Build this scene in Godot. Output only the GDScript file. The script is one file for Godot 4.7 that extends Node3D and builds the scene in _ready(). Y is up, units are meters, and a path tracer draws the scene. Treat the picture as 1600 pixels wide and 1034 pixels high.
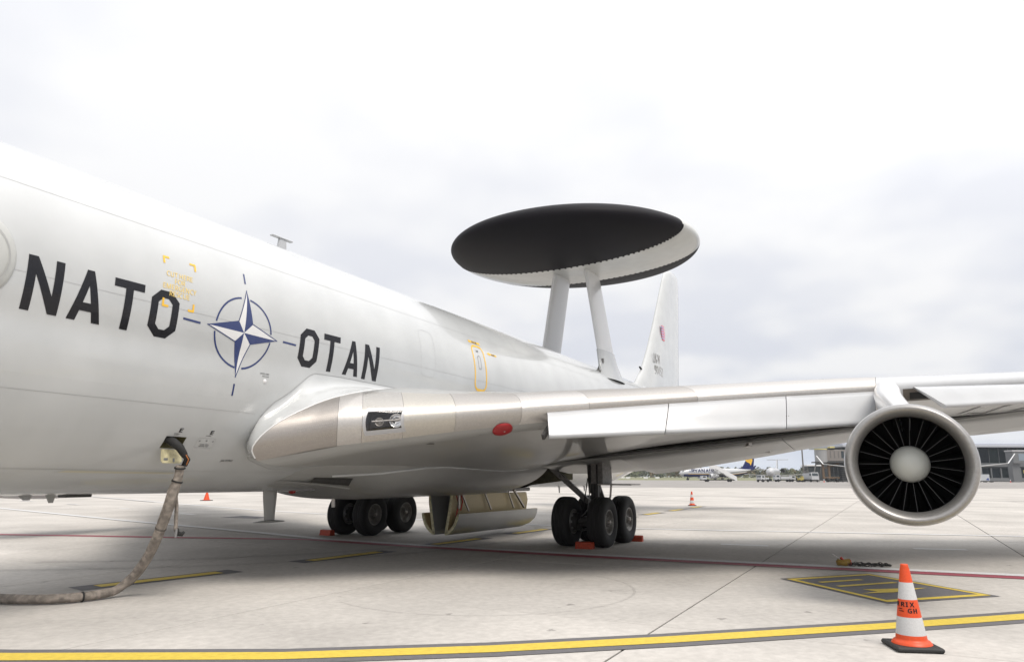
extends Node3D
# World axes: x runs aft along the aircraft, y up, z towards its port wing tip. Metres.

const YF := 3.809      # height of the upper fuselage lobe's axis at x = 0
const BP := -0.0049    # slope of the fuselage axis
const HEAD := 0.483    # camera heading
const EYE := Vector3(0, 1.5976, 9.9116)
var M := {}
var taken := {}
var rng := RandomNumberGenerator.new()

# ------------------------------------------------------------------ mesh builder
class MB:
	var st := SurfaceTool.new()
	func _init():
		st.begin(Mesh.PRIMITIVE_TRIANGLES)
		smooth(true)
	func smooth(on: bool) -> MB:
		st.set_smooth_group(0 if on else -1)
		return self
	func tint(c: Color) -> MB:
		st.set_color(c)
		return self
	func tri(a: Vector3, b: Vector3, c: Vector3):   # counter-clockwise from outside
		st.add_vertex(a); st.add_vertex(c); st.add_vertex(b)
	func quad(a: Vector3, b: Vector3, c: Vector3, d: Vector3):
		tri(a, b, c); tri(a, c, d)
	func grid(rows: Array, flip := false, skip = null):
		for i in rows.size() - 1:
			for j in rows[i].size() - 1:
				if skip != null and skip.call(i, j):
					continue
				if flip:
					quad(rows[i][j], rows[i][j + 1], rows[i + 1][j + 1], rows[i + 1][j])
				else:
					quad(rows[i][j], rows[i + 1][j], rows[i + 1][j + 1], rows[i][j + 1])
	func box(c: Vector3, s: Vector3, b := Basis.IDENTITY, bev := 0.0):
		smooth(false)
		var h := s * 0.5
		if bev <= 0.0:
			for ax in 3:
				for sg in [-1.0, 1.0]:
					var n := Vector3.ZERO; n[ax] = sg
					var u := Vector3.ZERO; u[(ax + 1) % 3] = 1
					var v := n.cross(u)
					var o: Vector3 = n * h[ax]
					var hu: Vector3 = u * h; var hv: Vector3 = v * h
					quad(c + b * (o - hu - hv), c + b * (o + hu - hv), c + b * (o + hu + hv), c + b * (o - hu + hv))
			return
		# chamfered: hull of inset faces
		for ax in 3:
			for sg in [-1.0, 1.0]:
				var n := Vector3.ZERO; n[ax] = sg
				var u := Vector3.ZERO; u[(ax + 1) % 3] = 1
				var v := n.cross(u)
				var o: Vector3 = n * h[ax]
				var hu: Vector3 = u * (h[(ax + 1) % 3] - bev); var hv: Vector3 = v * (h[(ax + 2) % 3] - bev)
				quad(c + b * (o - hu - hv), c + b * (o + hu - hv), c + b * (o + hu + hv), c + b * (o - hu + hv))
				# edge strips towards +u and -u faces
				for su in [-1.0, 1.0]:
					var o2: Vector3 = u * su * h[(ax + 1) % 3] + n * (h[ax] - bev)
					var e1: Vector3 = o + hu * su; var e2: Vector3 = o2
					if su > 0: quad(c + b * (e1 - hv), c + b * (e2 - hv), c + b * (e2 + hv), c + b * (e1 + hv))
					else: quad(c + b * (e2 - hv), c + b * (e1 - hv), c + b * (e1 + hv), c + b * (e2 + hv))
		for sx in [-1.0, 1.0]:
			for sy in [-1.0, 1.0]:
				for sz in [-1.0, 1.0]:
					var k := Vector3(sx, sy, sz)
					var p0 := c + b * (k * Vector3(h.x, h.y - bev, h.z - bev))
					var p1 := c + b * (k * Vector3(h.x - bev, h.y, h.z - bev))
					var p2 := c + b * (k * Vector3(h.x - bev, h.y - bev, h.z))
					if sx * sy * sz > 0: tri(p0, p1, p2)
					else: tri(p0, p2, p1)
	func beam(a: Vector3, b: Vector3, w: float, d: float, up := Vector3.UP):
		var z := (b - a).normalized()
		var x := up.cross(z)
		if x.length() < 0.01: x = Vector3.RIGHT.cross(z)
		x = x.normalized()
		box((a + b) * 0.5, Vector3(w, d, (b - a).length()), Basis(x, z.cross(x), z), minf(w, d) * 0.12)
	func tube(pts: Array, rad, n := 10, caps := true):
		smooth(true)
		var rows := []
		var ref := Vector3.UP
		for i in pts.size():
			var t: Vector3 = (pts[mini(i + 1, pts.size() - 1)] - pts[maxi(i - 1, 0)]).normalized()
			var x := ref.cross(t)
			if x.length() < 0.05: x = Vector3.RIGHT.cross(t)
			x = x.normalized()
			var y := t.cross(x)
			ref = y
			var r: float = rad[i] if rad is Array else rad
			var row := []
			for k in n + 1:
				var a := TAU * k / n
				row.append(pts[i] + (x * cos(a) + y * sin(a)) * r)
			rows.append(row)
		grid(rows, true)
		if caps:
			smooth(false)
			for e in [0, pts.size() - 1]:
				for k in n:
					if e == 0: tri(pts[0], rows[0][k + 1], rows[0][k])
					else: tri(pts[e], rows[e][k], rows[e][k + 1])
	func lathe(prof: Array, t := Transform3D.IDENTITY, n := 32, a0 := 0.0, a1 := TAU):   # prof of (radius, height) about local y
		var rows := []
		for p in prof:
			var row := []
			for k in n + 1:
				var a := a0 + (a1 - a0) * k / n
				row.append(t * Vector3(p.x * cos(a), p.y, p.x * sin(a)))
			rows.append(row)
		grid(rows, false)
	func prism(poly: PackedVector2Array, t: Transform3D, depth: float):   # local x,y outline, thickness along local z
		smooth(false)
		var q := poly
		if Geometry2D.is_polygon_clockwise(q):
			q = PackedVector2Array(); 
			for i in poly.size(): q.append(poly[poly.size() - 1 - i])
		var idx := Geometry2D.triangulate_polygon(q)
		for i in range(0, idx.size(), 3):
			var a := q[idx[i]]; var b := q[idx[i + 1]]; var c := q[idx[i + 2]]
			if (b - a).cross(c - a) < 0:
				var s := b; b = c; c = s
			tri(t * Vector3(a.x, a.y, depth), t * Vector3(b.x, b.y, depth), t * Vector3(c.x, c.y, depth))
			if depth > 0: tri(t * Vector3(a.x, a.y, 0), t * Vector3(c.x, c.y, 0), t * Vector3(b.x, b.y, 0))
		if depth > 0:
			for i in q.size():
				var a := q[i]; var b := q[(i + 1) % q.size()]
				quad(t * Vector3(a.x, a.y, 0), t * Vector3(b.x, b.y, 0), t * Vector3(b.x, b.y, depth), t * Vector3(a.x, a.y, depth))
	func disc(c: Vector3, nrm: Vector3, r: float, n := 24):
		smooth(false)
		var x := nrm.cross(Vector3.UP if absf(nrm.y) < 0.9 else Vector3.RIGHT).normalized()
		var y := nrm.cross(x)
		for k in n:
			var a := TAU * k / n; var b := TAU * (k + 1) / n
			tri(c, c + (x * cos(a) + y * sin(a)) * r, c + (x * cos(b) + y * sin(b)) * r)
	func done() -> ArrayMesh:
		st.generate_normals()
		return st.commit()

# ------------------------------------------------------------------ naming and materials
func uniq(called: String) -> String:
	var k: int = taken.get(called, 0)
	taken[called] = k + 1
	return called if k == 0 else "%s_%03d" % [called, k]

func meta(o: Node, label: String, category: String, group := ""):
	o.set_meta("label", label); o.set_meta("category", category)
	if group: o.set_meta("group", group)

func thing(called: String, label: String, category: String, at := Vector3.ZERO, turn := 0.0, group := "") -> Node3D:
	var o := Node3D.new()
	o.name = uniq(called)
	add_child(o, true)
	o.position = at; o.rotation.y = turn
	meta(o, label, category, group)
	return o

func part(parent: Node, called: String, mesh: Mesh, mat: Material, at := Transform3D.IDENTITY) -> MeshInstance3D:
	var o := MeshInstance3D.new()
	o.name = called
	var n := 0
	while parent.has_node(NodePath(String(o.name))):
		n += 1
		o.name = "%s_%03d" % [called, n]
	o.mesh = mesh; o.material_override = mat; o.transform = at
	parent.add_child(o, true)
	return o

func solo(called: String, mesh: Mesh, mat: Material, label: String, category: String, group := "") -> MeshInstance3D:
	var o := MeshInstance3D.new()
	o.name = uniq(called)
	o.mesh = mesh; o.material_override = mat
	add_child(o, true)
	meta(o, label, category, group)
	return o

func structure(called: String, mesh: Mesh, mat: Material, label := "") -> MeshInstance3D:
	var o := MeshInstance3D.new()
	o.name = uniq(called)
	o.mesh = mesh; o.material_override = mat
	add_child(o, true)
	o.set_meta("kind", "structure")
	if label: o.set_meta("label", label)
	return o

func lin(r: float, g := -1.0, b := -1.0) -> Color:
	return Color(r, r if g < 0 else g, r if b < 0 else b).linear_to_srgb()

func mat(c: Color, rough := 0.6, metal := 0.0, coat := 0.0) -> StandardMaterial3D:
	var m := StandardMaterial3D.new()
	m.albedo_color = c; m.roughness = rough; m.metallic = metal
	if coat > 0:
		m.clearcoat_enabled = true; m.clearcoat = coat; m.clearcoat_roughness = 0.06
	return m

func noise_image(freq: float, octaves: int, lo: float, hi: float, size: int, sd: int, warp := 0.0, gamma := 1.0, gain := 0.5) -> Image:
	var nz := FastNoiseLite.new()
	nz.seed = sd; nz.frequency = freq; nz.fractal_octaves = octaves; nz.noise_type = FastNoiseLite.TYPE_SIMPLEX_SMOOTH; nz.fractal_gain = gain
	if warp > 0:
		nz.domain_warp_enabled = true; nz.domain_warp_amplitude = warp; nz.domain_warp_frequency = freq * 1.5
	var im := nz.get_seamless_image(size, size)
	im.convert(Image.FORMAT_L8)
	var d := im.get_data()
	for i in d.size():
		d[i] = int(255.0 * clampf(lerpf(lo, hi, pow(d[i] / 255.0, gamma)), 0, 1))
	im = Image.create_from_data(size, size, false, Image.FORMAT_L8, d)
	im.convert(Image.FORMAT_RGB8)
	return im

func tex(im: Image) -> ImageTexture:
	return ImageTexture.create_from_image(im)

func grain(m: StandardMaterial3D, t: Texture2D, metres: float, world := true, nrm: Texture2D = null, ns := 0.3) -> StandardMaterial3D:
	m.albedo_texture = t
	m.uv1_triplanar = true; m.uv1_world_triplanar = world
	m.uv1_scale = Vector3.ONE / metres
	if nrm:
		m.normal_enabled = true; m.normal_texture = nrm; m.normal_scale = ns
	return m

func detail(m: StandardMaterial3D, t: Texture2D, metres: float):
	m.detail_enabled = true; m.detail_albedo = t; m.detail_blend_mode = BaseMaterial3D.BLEND_MODE_MUL
	m.detail_uv_layer = BaseMaterial3D.DETAIL_UV_2
	m.uv2_triplanar = true; m.uv2_world_triplanar = true; m.uv2_scale = Vector3.ONE / metres

# ------------------------------------------------------------------ fuselage surface
func fus(x: float, a: float, off := 0.0) -> Vector3:   # a in degrees, 0 = port side, 90 = crown, -90 = keel
	var t := deg_to_rad(a)
	var s := sin(t); var c := cos(t)
	var r1 := 1.88
	var r2 := -0.65 * s + sqrt(3.24 - 0.4225 * c * c)
	var k := 0.05
	var hh := clampf(0.5 + 0.5 * (r2 - r1) / k, 0, 1)
	var r := lerpf(r1, r2, hh) + k * hh * (1.0 - hh) + off
	var y := r * s; var z := r * c
	var yt := 1.88; var yb := -2.45; var w := 1.0
	if x > 25.0: yb += 2.9 * pow((x - 25.0) / 13.5, 1.3)
	if x > 33.0: yt -= 0.8 * pow((x - 33.0) / 5.5, 1.6)
	if x > 24.0: w = 1.0 - 0.86 * pow((x - 24.0) / 14.6, 1.55)
	if x < -1.0:
		var q := clampf((-1.0 - x) / 5.2, 0, 1)
		w = sqrt(maxf(0.0, 1.0 - q * q)); yt = 1.88 * w - 0.45 * q; yb = -2.45 * w - 0.45 * q
	if x > 24.0 or x < -1.0:
		y = yb + (y + 2.45) / 4.33 * (yt - yb); z *= w
	return Vector3(x, YF + BP * x + y, z)

func clip_strips(poly: PackedVector2Array, step: float) -> Array:
	var lo := 1e9; var hi := -1e9
	var x0 := 1e9; var x1 := -1e9
	for p in poly:
		lo = minf(lo, p.y); hi = maxf(hi, p.y); x0 = minf(x0, p.x); x1 = maxf(x1, p.x)
	var outp := []
	var y := floorf(lo / step) * step
	while y < hi:
		outp.append_array(Geometry2D.intersect_polygons(poly, PackedVector2Array([Vector2(x0 - 1, y), Vector2(x1 + 1, y), Vector2(x1 + 1, y + step), Vector2(x0 - 1, y + step)])))
		y += step
	return outp

# paint on the fuselage: polygons given in (x, degrees)
func paint(mb: MB, poly: PackedVector2Array, off := 0.003, yaw_sign := 1.0):
	mb.smooth(true)
	for q in clip_strips(poly, 1.5):
		var idx := Geometry2D.triangulate_polygon(q)
		for i in range(0, idx.size(), 3):
			var a: Vector2 = q[idx[i]]; var b: Vector2 = q[idx[i + 1]]; var c: Vector2 = q[idx[i + 2]]
			if (b - a).cross(c - a) < 0:
				var s := b; b = c; c = s
			mb.tri(fus(a.x, a.y, off), fus(b.x, b.y, off), fus(c.x, c.y, off))

func pv(arr: Array) -> PackedVector2Array:
	var p := PackedVector2Array()
	for i in range(0, arr.size(), 2): p.append(Vector2(arr[i], arr[i + 1]))
	return p

const DEG := 0.0328   # metres of skin per degree
func stroke(mb: MB, pts: Array, w: float, off := 0.003):   # a band of even width along points in (x, degrees)
	for i in pts.size() - 1:
		var a: Vector2 = pts[i]; var b: Vector2 = pts[i + 1]
		var d := Vector2(b.x - a.x, (b.y - a.y) * DEG).normalized()
		var n := Vector2(-d.y, d.x) * w * 0.5
		var nd := Vector2(n.x, n.y / DEG)
		var e := Vector2(d.x, d.y / DEG) * w * 0.35
		paint(mb, PackedVector2Array([a - nd - e, b - nd + e, b + nd + e, a + nd - e]), off)

func ring_pts(cx: float, ca: float, r: float, a0: float, a1: float, n: int) -> Array:
	var o := []
	for i in n + 1:
		var t := deg_to_rad(lerpf(a0, a1, float(i) / n))
		o.append(Vector2(cx + r * cos(t), ca + r * sin(t) / DEG))
	return o

func rounded(x0: float, x1: float, a0: float, a1: float, r: float) -> Array:
	var o := []
	for c in [[x1 - r, a1 * DEG - r, 0], [x0 + r, a1 * DEG - r, 90], [x0 + r, a0 * DEG + r, 180], [x1 - r, a0 * DEG + r, 270]]:
		for k in 6:
			var t := deg_to_rad(c[2] + k * 18.0)
			o.append(Vector2(c[0] + r * cos(t), (c[1] + r * sin(t)) / DEG))
	o.append(o[0])
	return o

func words(parent: Node, called: String, s: String, h: float, m: Material, t: Transform3D, deep := 0.002, bold := false, squeeze := 1.0) -> MeshInstance3D:
	var f := SystemFont.new()
	f.font_names = PackedStringArray(["Droid Sans"])
	if bold: f.font_weight = 700
	var tm := TextMesh.new()
	tm.text = s; tm.font = f; tm.font_size = 32; tm.pixel_size = h / 23.0; tm.depth = deep
	tm.curve_step = 2.0
	return part(parent, called, tm, m, t * Transform3D(Basis.from_scale(Vector3(squeeze, 1, 1)), Vector3.ZERO))

func on_skin(x: float, a: float, off := 0.004) -> Transform3D:   # x axis aft, y up the skin, z outwards
	var p := fus(x, a, off)
	var up := (fus(x, a + 0.5, off) - fus(x, a - 0.5, off)).normalized()
	var ax := (fus(x + 0.05, a, off) - fus(x - 0.05, a, off)).normalized()
	return Transform3D(Basis(ax, up, ax.cross(up).normalized()), p)

# ------------------------------------------------------------------ wing surface (port; z > 0)
func lerp_list(tb: Array, z: float) -> float:
	if z <= tb[0][0]:
		return tb[0][1] + (z - tb[0][0]) * (tb[1][1] - tb[0][1]) / (tb[1][0] - tb[0][0])
	for i in tb.size() - 1:
		if z <= tb[i + 1][0]:
			return lerpf(tb[i][1], tb[i + 1][1], (z - tb[i][0]) / (tb[i + 1][0] - tb[i][0]))
	return tb[-1][1]

const YLE := [[1.2, 2.0], [1.8, 2.08], [2.69, 2.33], [3.5, 2.43], [4.42, 2.55], [5.2, 2.65], [7.23, 2.86], [9.07, 3.05], [12.1, 3.32], [22.2, 4.4]]
const XTE := [[1.2, 18.3], [4.0, 18.75], [6.2, 19.4], [9.9, 21.2], [22.2, 26.9]]
const TUP := [[1.2, 1.0], [2.3, 0.90], [2.7, 0.84], [3.5, 0.68], [4.5, 0.54], [6.0, 0.46], [10.0, 0.38], [22.2, 0.16]]
const TLO := [[1.2, 0.36], [2.7, 0.38], [4.0, 0.30], [6.0, 0.24], [10.0, 0.2], [22.2, 0.1]]
const ZB := [[-0.5, 2.25], [-0.13, 1.78], [-0.05, 1.80], [0.0, 1.87], [0.05, 1.97], [0.1, 2.08], [0.15, 2.2], [0.2, 2.28], [0.25, 2.36], [0.3, 2.45], [0.5, 2.5], [1.0, 2.5]]
const FX := [[-0.5, 10.2], [-0.25, 8.5], [-0.13, 7.9], [-0.05, 7.72], [0.0, 7.68], [0.05, 7.85], [0.1, 8.14], [0.15, 8.4], [0.2, 8.61], [0.3, 9.2], [0.5, 10.6], [0.75, 13.4]]
const FA := [[-0.5, -66.0], [-0.25, -62.0], [-0.13, -57.0], [-0.05, -50.0], [0.0, -40.0], [0.05, -33.0], [0.1, -28.0], [0.15, -22.0], [0.2, -17.5], [0.3, -17.0], [0.75, -17.5]]
func xle(z: float) -> float: return 7.6 + 0.81 * (z - 1.9) - 0.12 * maxf(0.0, 2.4 - z)
func wchord(z: float) -> float: return lerp_list(XTE, z) - xle(z)
func wing(z: float, s: float, off := 0.0) -> Vector3:   # s from -1 (lower trailing edge) over 0 (nose) to 1 (upper trailing edge)
	var c := wchord(z)
	var q := s * s
	var y := lerp_list(YLE, z) - q * c * 0.0227
	if s >= 0:
		y += lerp_list(TUP, z) * 10.0 * (0.2969 * sqrt(q) - 0.126 * q - 0.3516 * q * q + 0.2843 * q * q * q - 0.1036 * q * q * q * q)
	else:
		var k := 0.05
		var g := 1.0 if q > k else sqrt(maxf(0.0, 1.0 - pow(1.0 - q / k, 2.0)))
		y -= lerp_list(TLO, z) * g * (1.0 - smoothstep(0.55, 1.05, q))
	var p := Vector3(xle(z) + c * q, y, z)
	if off != 0.0:
		var e := 0.004
		var t1 := wing(z, s + e) - wing(z, s - e)
		var t2 := wing(z + e, s) - wing(z - e, s)
		var n := t1.cross(t2).normalized()   # outwards
		if s < -0.2 and n.y > 0 or s > 0.2 and n.y < 0: n = -n
		elif absf(s) <= 0.2 and n.x > 0: n = -n
		p += n * off
	return p

func wing_patch(mb: MB, z0: float, z1: float, s0: float, s1: float, nz: int, ns: int, off := 0.0, skip = null):
	var rows := []
	for i in nz + 1:
		var row := []
		for j in ns + 1:
			row.append(wing(lerpf(z0, z1, float(i) / nz), lerpf(s0, s1, float(j) / ns), off))
		rows.append(row)
	mb.smooth(true)
	mb.grid(rows, false, skip)

# a point on the ground, d metres ahead of the camera and s to its right
func ahead(d: float, s: float, y := 0.0) -> Vector3:
	return Vector3(EYE.x, y, EYE.z) + Vector3(cos(HEAD), 0, -sin(HEAD)) * d + Vector3(sin(HEAD), 0, cos(HEAD)) * s

func _ready():
	rng.seed = 7
	var cam := Camera3D.new(); cam.name = "camera"
	var fwd := Vector3(cos(HEAD) * cos(0.1988), sin(0.1988), -sin(HEAD) * cos(0.1988))
	var rt := Vector3(sin(HEAD), 0, cos(HEAD))
	var up := rt.cross(fwd)
	var r2 := rt * cos(0.003) + up * sin(0.003)
	var u2 := up * cos(0.003) - rt * sin(0.003)
	cam.transform = Transform3D(Basis(r2, u2, -fwd), EYE)
	cam.fov = rad_to_deg(2.0 * atan(517.0 / 1124.24)); cam.near = 0.05; cam.far = 6000.0
	add_child(cam, true); cam.current = true
	make_sky()
	var sun := DirectionalLight3D.new(); sun.name = "sun"
	sun.light_energy = 0.92; sun.light_angular_distance = 26.0; sun.light_color = Color(1.0, 0.97, 0.93); sun.shadow_enabled = true
	add_child(sun, true)
	sun.look_at_from_position(Vector3(-0.28, 0.84, 0.46) * 50.0, Vector3.ZERO, Vector3.RIGHT)
	materials()
	ground()
	markings()
	distance()
	aircraft()
	small_things()

func make_sky():
	var w := 1024; var h := 512
	var n1 := FastNoiseLite.new(); n1.seed = 11; n1.frequency = 0.8; n1.fractal_octaves = 5; n1.fractal_gain = 0.5
	var n2 := FastNoiseLite.new(); n2.seed = 23; n2.frequency = 2.6; n2.fractal_octaves = 5
	var data := PackedFloat32Array(); data.resize(w * h * 3)
	var sund := Vector3(-0.28, 0.84, 0.46).normalized()
	for j in h:
		var el := PI * 0.5 - PI * (j + 0.5) / h
		for i in w:
			var az := TAU * (i + 0.5) / w
			var d := Vector3(cos(az) * cos(el), sin(el), sin(az) * cos(el))
			var c: Vector3
			if el < 0:
				c = Vector3(0.5, 0.49, 0.47)
			else:
				var k := 1.0 / (d.y + 0.14)
				var p := Vector3(d.x * k * 0.95, 0.3 * d.y, d.z * k * 0.95)
				var a := n1.get_noise_3dv(p) * 0.5 + 0.5
				var b := n2.get_noise_3dv(p) * 0.5 + 0.5
				var cover := clampf((a * 0.72 + b * 0.28 - 0.40) * 4.2, 0, 1)      # 1 = white cloud, 0 = grey-blue shaded base
				var low := exp(-d.y * 3.4)
				var lift := 0.86 + 0.24 * d.y + 0.22 * d.y * d.y
				var white := Vector3(1.0, 1.005, 1.02) * lift
				var gap := Vector3(0.665, 0.71, 0.82).lerp(Vector3(0.915, 0.92, 0.955), 1.0 - low) * (lift + 0.02)
				c = gap.lerp(white, clampf(cover + (1.0 - low) * 0.18, 0, 1))
				c *= 1.0 + 1.0 * pow(maxf(0.0, d.dot(sund)), 9.0)
				c = c.lerp(Vector3(0.76, 0.84, 0.97), 0.6 * exp(-d.y * 30.0))
			var o := (j * w + i) * 3
			data[o] = c.x; data[o + 1] = c.y; data[o + 2] = c.z
	var im := Image.create_from_data(w, h, false, Image.FORMAT_RGBF, data.to_byte_array())
	var pm := PanoramaSkyMaterial.new(); pm.panorama = ImageTexture.create_from_image(im)
	var sky := Sky.new(); sky.sky_material = pm
	var env := Environment.new()
	env.background_mode = Environment.BG_SKY; env.sky = sky
	env.ambient_light_source = Environment.AMBIENT_SOURCE_SKY
	env.tonemap_mode = Environment.TONE_MAPPER_LINEAR
	env.tonemap_exposure = 1.0
	env.sdfgi_enabled = true; env.ssao_enabled = true; env.ssil_enabled = true
	env.fog_enabled = true; env.fog_density = 0.00015; env.fog_light_color = Color(0.86, 0.89, 0.93)
	var we := WorldEnvironment.new(); we.name = "surroundings"; we.environment = env
	add_child(we, true)

func materials():
	var dirt := tex(noise_image(0.006, 5, 0.94, 1.0, 512, 3, 30.0))
	var fine := tex(noise_image(0.03, 4, 0.9, 1.0, 512, 5))
	var streak := tex(noise_image(0.012, 5, 0.72, 1.0, 512, 9, 20.0))
	M.paint = grain(mat(lin(0.51, 0.522, 0.524), 0.2, 0.0, 0.6), dirt, 3.5)
	var rip := noise_image(0.012, 2, 0.0, 1.0, 512, 61)
	rip.bump_map_to_normal_map(3.0)
	M.paint.normal_enabled = true; M.paint.normal_texture = tex(rip); M.paint.normal_scale = 0.10
	M.grey = grain(mat(lin(0.33, 0.33, 0.32), 0.36, 0.0, 0.4), dirt, 2.5)
	M.white = grain(mat(lin(0.46, 0.47, 0.485), 0.35, 0.0, 0.3), dirt, 2.0)
	M.letter = mat(lin(0.010, 0.010, 0.013), 0.2, 0.0, 0.15)
	M.letter.metallic_specular = 0.4
	M.navy = mat(lin(0.02, 0.035, 0.13), 0.25, 0.0, 0.5)
	M.star_white = mat(lin(0.66), 0.28, 0.0, 0.4)
	M.yellow = mat(lin(0.78, 0.46, 0.03), 0.35, 0.0, 0.3)
	M.rescue = mat(lin(0.80, 0.58, 0.16), 0.4)
	M.seam = mat(lin(0.33), 0.6)
	M.smalltext = mat(lin(0.08), 0.5)
	M.tailtext = mat(lin(0.34), 0.5)
	M.black = mat(lin(0.006), 0.8)
	M.dome = grain(mat(lin(0.0115, 0.0105, 0.013), 0.55), dirt, 3.0)
	M.dome.metallic_specular = 0.22
	M.dome_white = grain(mat(lin(0.47, 0.475, 0.455), 0.3, 0.0, 0.4), dirt, 1.6)
	M.alu = grain(mat(lin(0.56, 0.53, 0.49), 0.27, 0.9), fine, 0.6)
	M.alu_dull = grain(mat(lin(0.40, 0.37, 0.345), 0.4, 0.75), fine, 0.6)
	M.alu_warm = grain(mat(lin(0.55, 0.52, 0.47), 0.42, 0.8), fine, 0.6)
	M.alu_pale = grain(mat(lin(0.58, 0.555, 0.53), 0.42, 0.75), fine, 0.6)
	M.alu_grey = grain(mat(lin(0.47, 0.445, 0.42), 0.45, 0.7), fine, 0.6)
	M.frame = mat(lin(0.42, 0.42, 0.43), 0.45, 0.4)
	M.faint = mat(lin(0.38, 0.385, 0.39), 0.5)
	M.lip = grain(mat(lin(0.38, 0.37, 0.36), 0.42, 0.75), fine, 0.7)
	M.chrome = mat(lin(0.85), 0.08, 1.0)
	M.steel = mat(lin(0.30), 0.4, 0.8)
	M.gear = grain(mat(lin(0.21, 0.20, 0.19), 0.5, 0.1), streak, 0.6)
	M.gear_dark = grain(mat(lin(0.06, 0.058, 0.055), 0.55, 0.2), streak, 0.4)
	M.rubber = grain(mat(lin(0.018), 0.8), fine, 0.5)
	M.rim = grain(mat(lin(0.28, 0.27, 0.25), 0.45, 0.5), streak, 0.3)
	M.cream = grain(mat(lin(0.50, 0.41, 0.23), 0.5), fine, 0.9)
	M.cream_edge = grain(mat(lin(0.75, 0.68, 0.42), 0.5), streak, 0.6)
	M.primer = grain(mat(lin(0.22, 0.20, 0.10), 0.6), streak, 0.7)
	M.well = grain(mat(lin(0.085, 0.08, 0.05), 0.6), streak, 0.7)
	M.red = mat(lin(0.30, 0.012, 0.015), 0.4)
	M.red_hose = mat(lin(0.45, 0.05, 0.03), 0.4)
	M.orange = grain(mat(lin(0.68, 0.07, 0.010), 0.45), fine, 0.4)
	M.chock = grain(mat(lin(0.56, 0.058, 0.012), 0.6), streak, 0.4)
	M.cone_white = grain(mat(lin(0.56), 0.5), fine, 0.3)
	M.cone_base = grain(mat(lin(0.022), 0.7), fine, 0.4)
	M.sleeve = grain(mat(lin(0.42, 0.365, 0.315), 0.85), tex(noise_image(0.014, 5, 0.5, 1.0, 512, 17, 40.0)), 0.7)
	M.vane = mat(lin(0.06), 0.5, 0.3)
	M.spinner = mat(lin(0.44, 0.45, 0.42), 0.3, 0.0, 0.2)
	M.glass = mat(Color(0.1, 0.1, 0.12, 0.05), 0.02)
	M.glass.transparency = BaseMaterial3D.TRANSPARENCY_ALPHA
	M.darkglass = mat(lin(0.03, 0.04, 0.045), 0.08, 0.0, 0.4)
	# the apron
	var con := noise_image(0.004, 6, 0.85, 1.0, 1024, 31, 60.0, 0.8)
	var con2 := noise_image(0.02, 8, 0.895, 1.0, 1024, 37, 25.0, 1.0, 0.62)
	var bump := noise_image(0.06, 4, 0.0, 1.0, 512, 41)
	bump.bump_map_to_normal_map(1.5)
	for k in 130:      # oil spots
		var px := rng.randi() % 1024; var py := rng.randi() % 1024
		var rad := rng.randf_range(0.8, 3.4) if k > 12 else rng.randf_range(5.0, 14.0)
		var f := rng.randf_range(0.80, 0.95) if k > 12 else 0.97
		for dy in range(-15, 16):
			for dx in range(-15, 16):
				if Vector2(dx, dy * 1.2).length() < rad * (1.0 + 0.3 * sin(atan2(dy, dx) * 3.0 + k)):
					var x2 := posmod(px + dx, 1024); var y2 := posmod(py + dy, 1024)
					con.set_pixel(x2, y2, con.get_pixel(x2, y2) * f)
	var t1 := tex(con); var t2 := tex(con2); var tb := tex(bump)
	M.slab = []
	for k in 4:
		var v: float = [1.0, 0.965, 1.03, 0.985][k]
		var m := grain(mat(lin(0.565 * v, 0.537 * v, 0.503 * v), 0.75), t1, 17.0, true, tb, 0.25)
		detail(m, t2, 3.1)
		m.metallic_specular = 0.12
		M.slab.append(m)
	M.far_concrete = grain(mat(lin(0.50, 0.475, 0.445), 0.8), t1, 23.0)
	M.far_concrete.metallic_specular = 0.12
	M.asphalt = grain(mat(lin(0.29, 0.272, 0.255), 0.85), t1, 40.0)
	M.sealant = mat(lin(0.05, 0.048, 0.045), 0.9)
	M.grass = grain(mat(lin(0.20, 0.20, 0.105), 0.95), t1, 60.0)
	var pworn := tex(noise_image(0.02, 5, 0.88, 1.0, 512, 51, 20.0, 0.7))
	M.line_yellow = grain(mat(lin(0.62, 0.46, 0.055), 0.65), pworn, 0.9)
	M.line_white = grain(mat(lin(0.60), 0.65), pworn, 0.8)
	M.line_red = grain(mat(lin(0.30, 0.05, 0.075), 0.65), pworn, 0.8)
	M.line_dark = grain(mat(lin(0.125, 0.12, 0.125), 0.75), pworn, 0.8)

# ------------------------------------------------------------------ ground and markings
func flat(pts: Array, y: float) -> ArrayMesh:   # polygon of Vector2(x, z)
	var mb := MB.new()
	mb.prism(PackedVector2Array(pts), Transform3D(Basis(Vector3(1, 0, 0), Vector3(0, 0, 1), Vector3(0, -1, 0)), Vector3(0, y, 0)), 0.0)
	return mb.done()

func ribbon(pts: Array, w: float, y: float, shift := 0.0) -> ArrayMesh:
	var mb := MB.new()
	var rows := []
	for i in pts.size():
		var d: Vector2 = (pts[mini(i + 1, pts.size() - 1)] - pts[maxi(i - 1, 0)]).normalized()
		var n := Vector2(-d.y, d.x)
		var a: Vector2 = pts[i] + n * (shift - w * 0.5); var b: Vector2 = pts[i] + n * (shift + w * 0.5)
		rows.append([Vector3(a.x, y, a.y), Vector3(b.x, y, b.y)])
	mb.smooth(true)
	mb.grid(rows, false)
	return mb.done()

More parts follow.
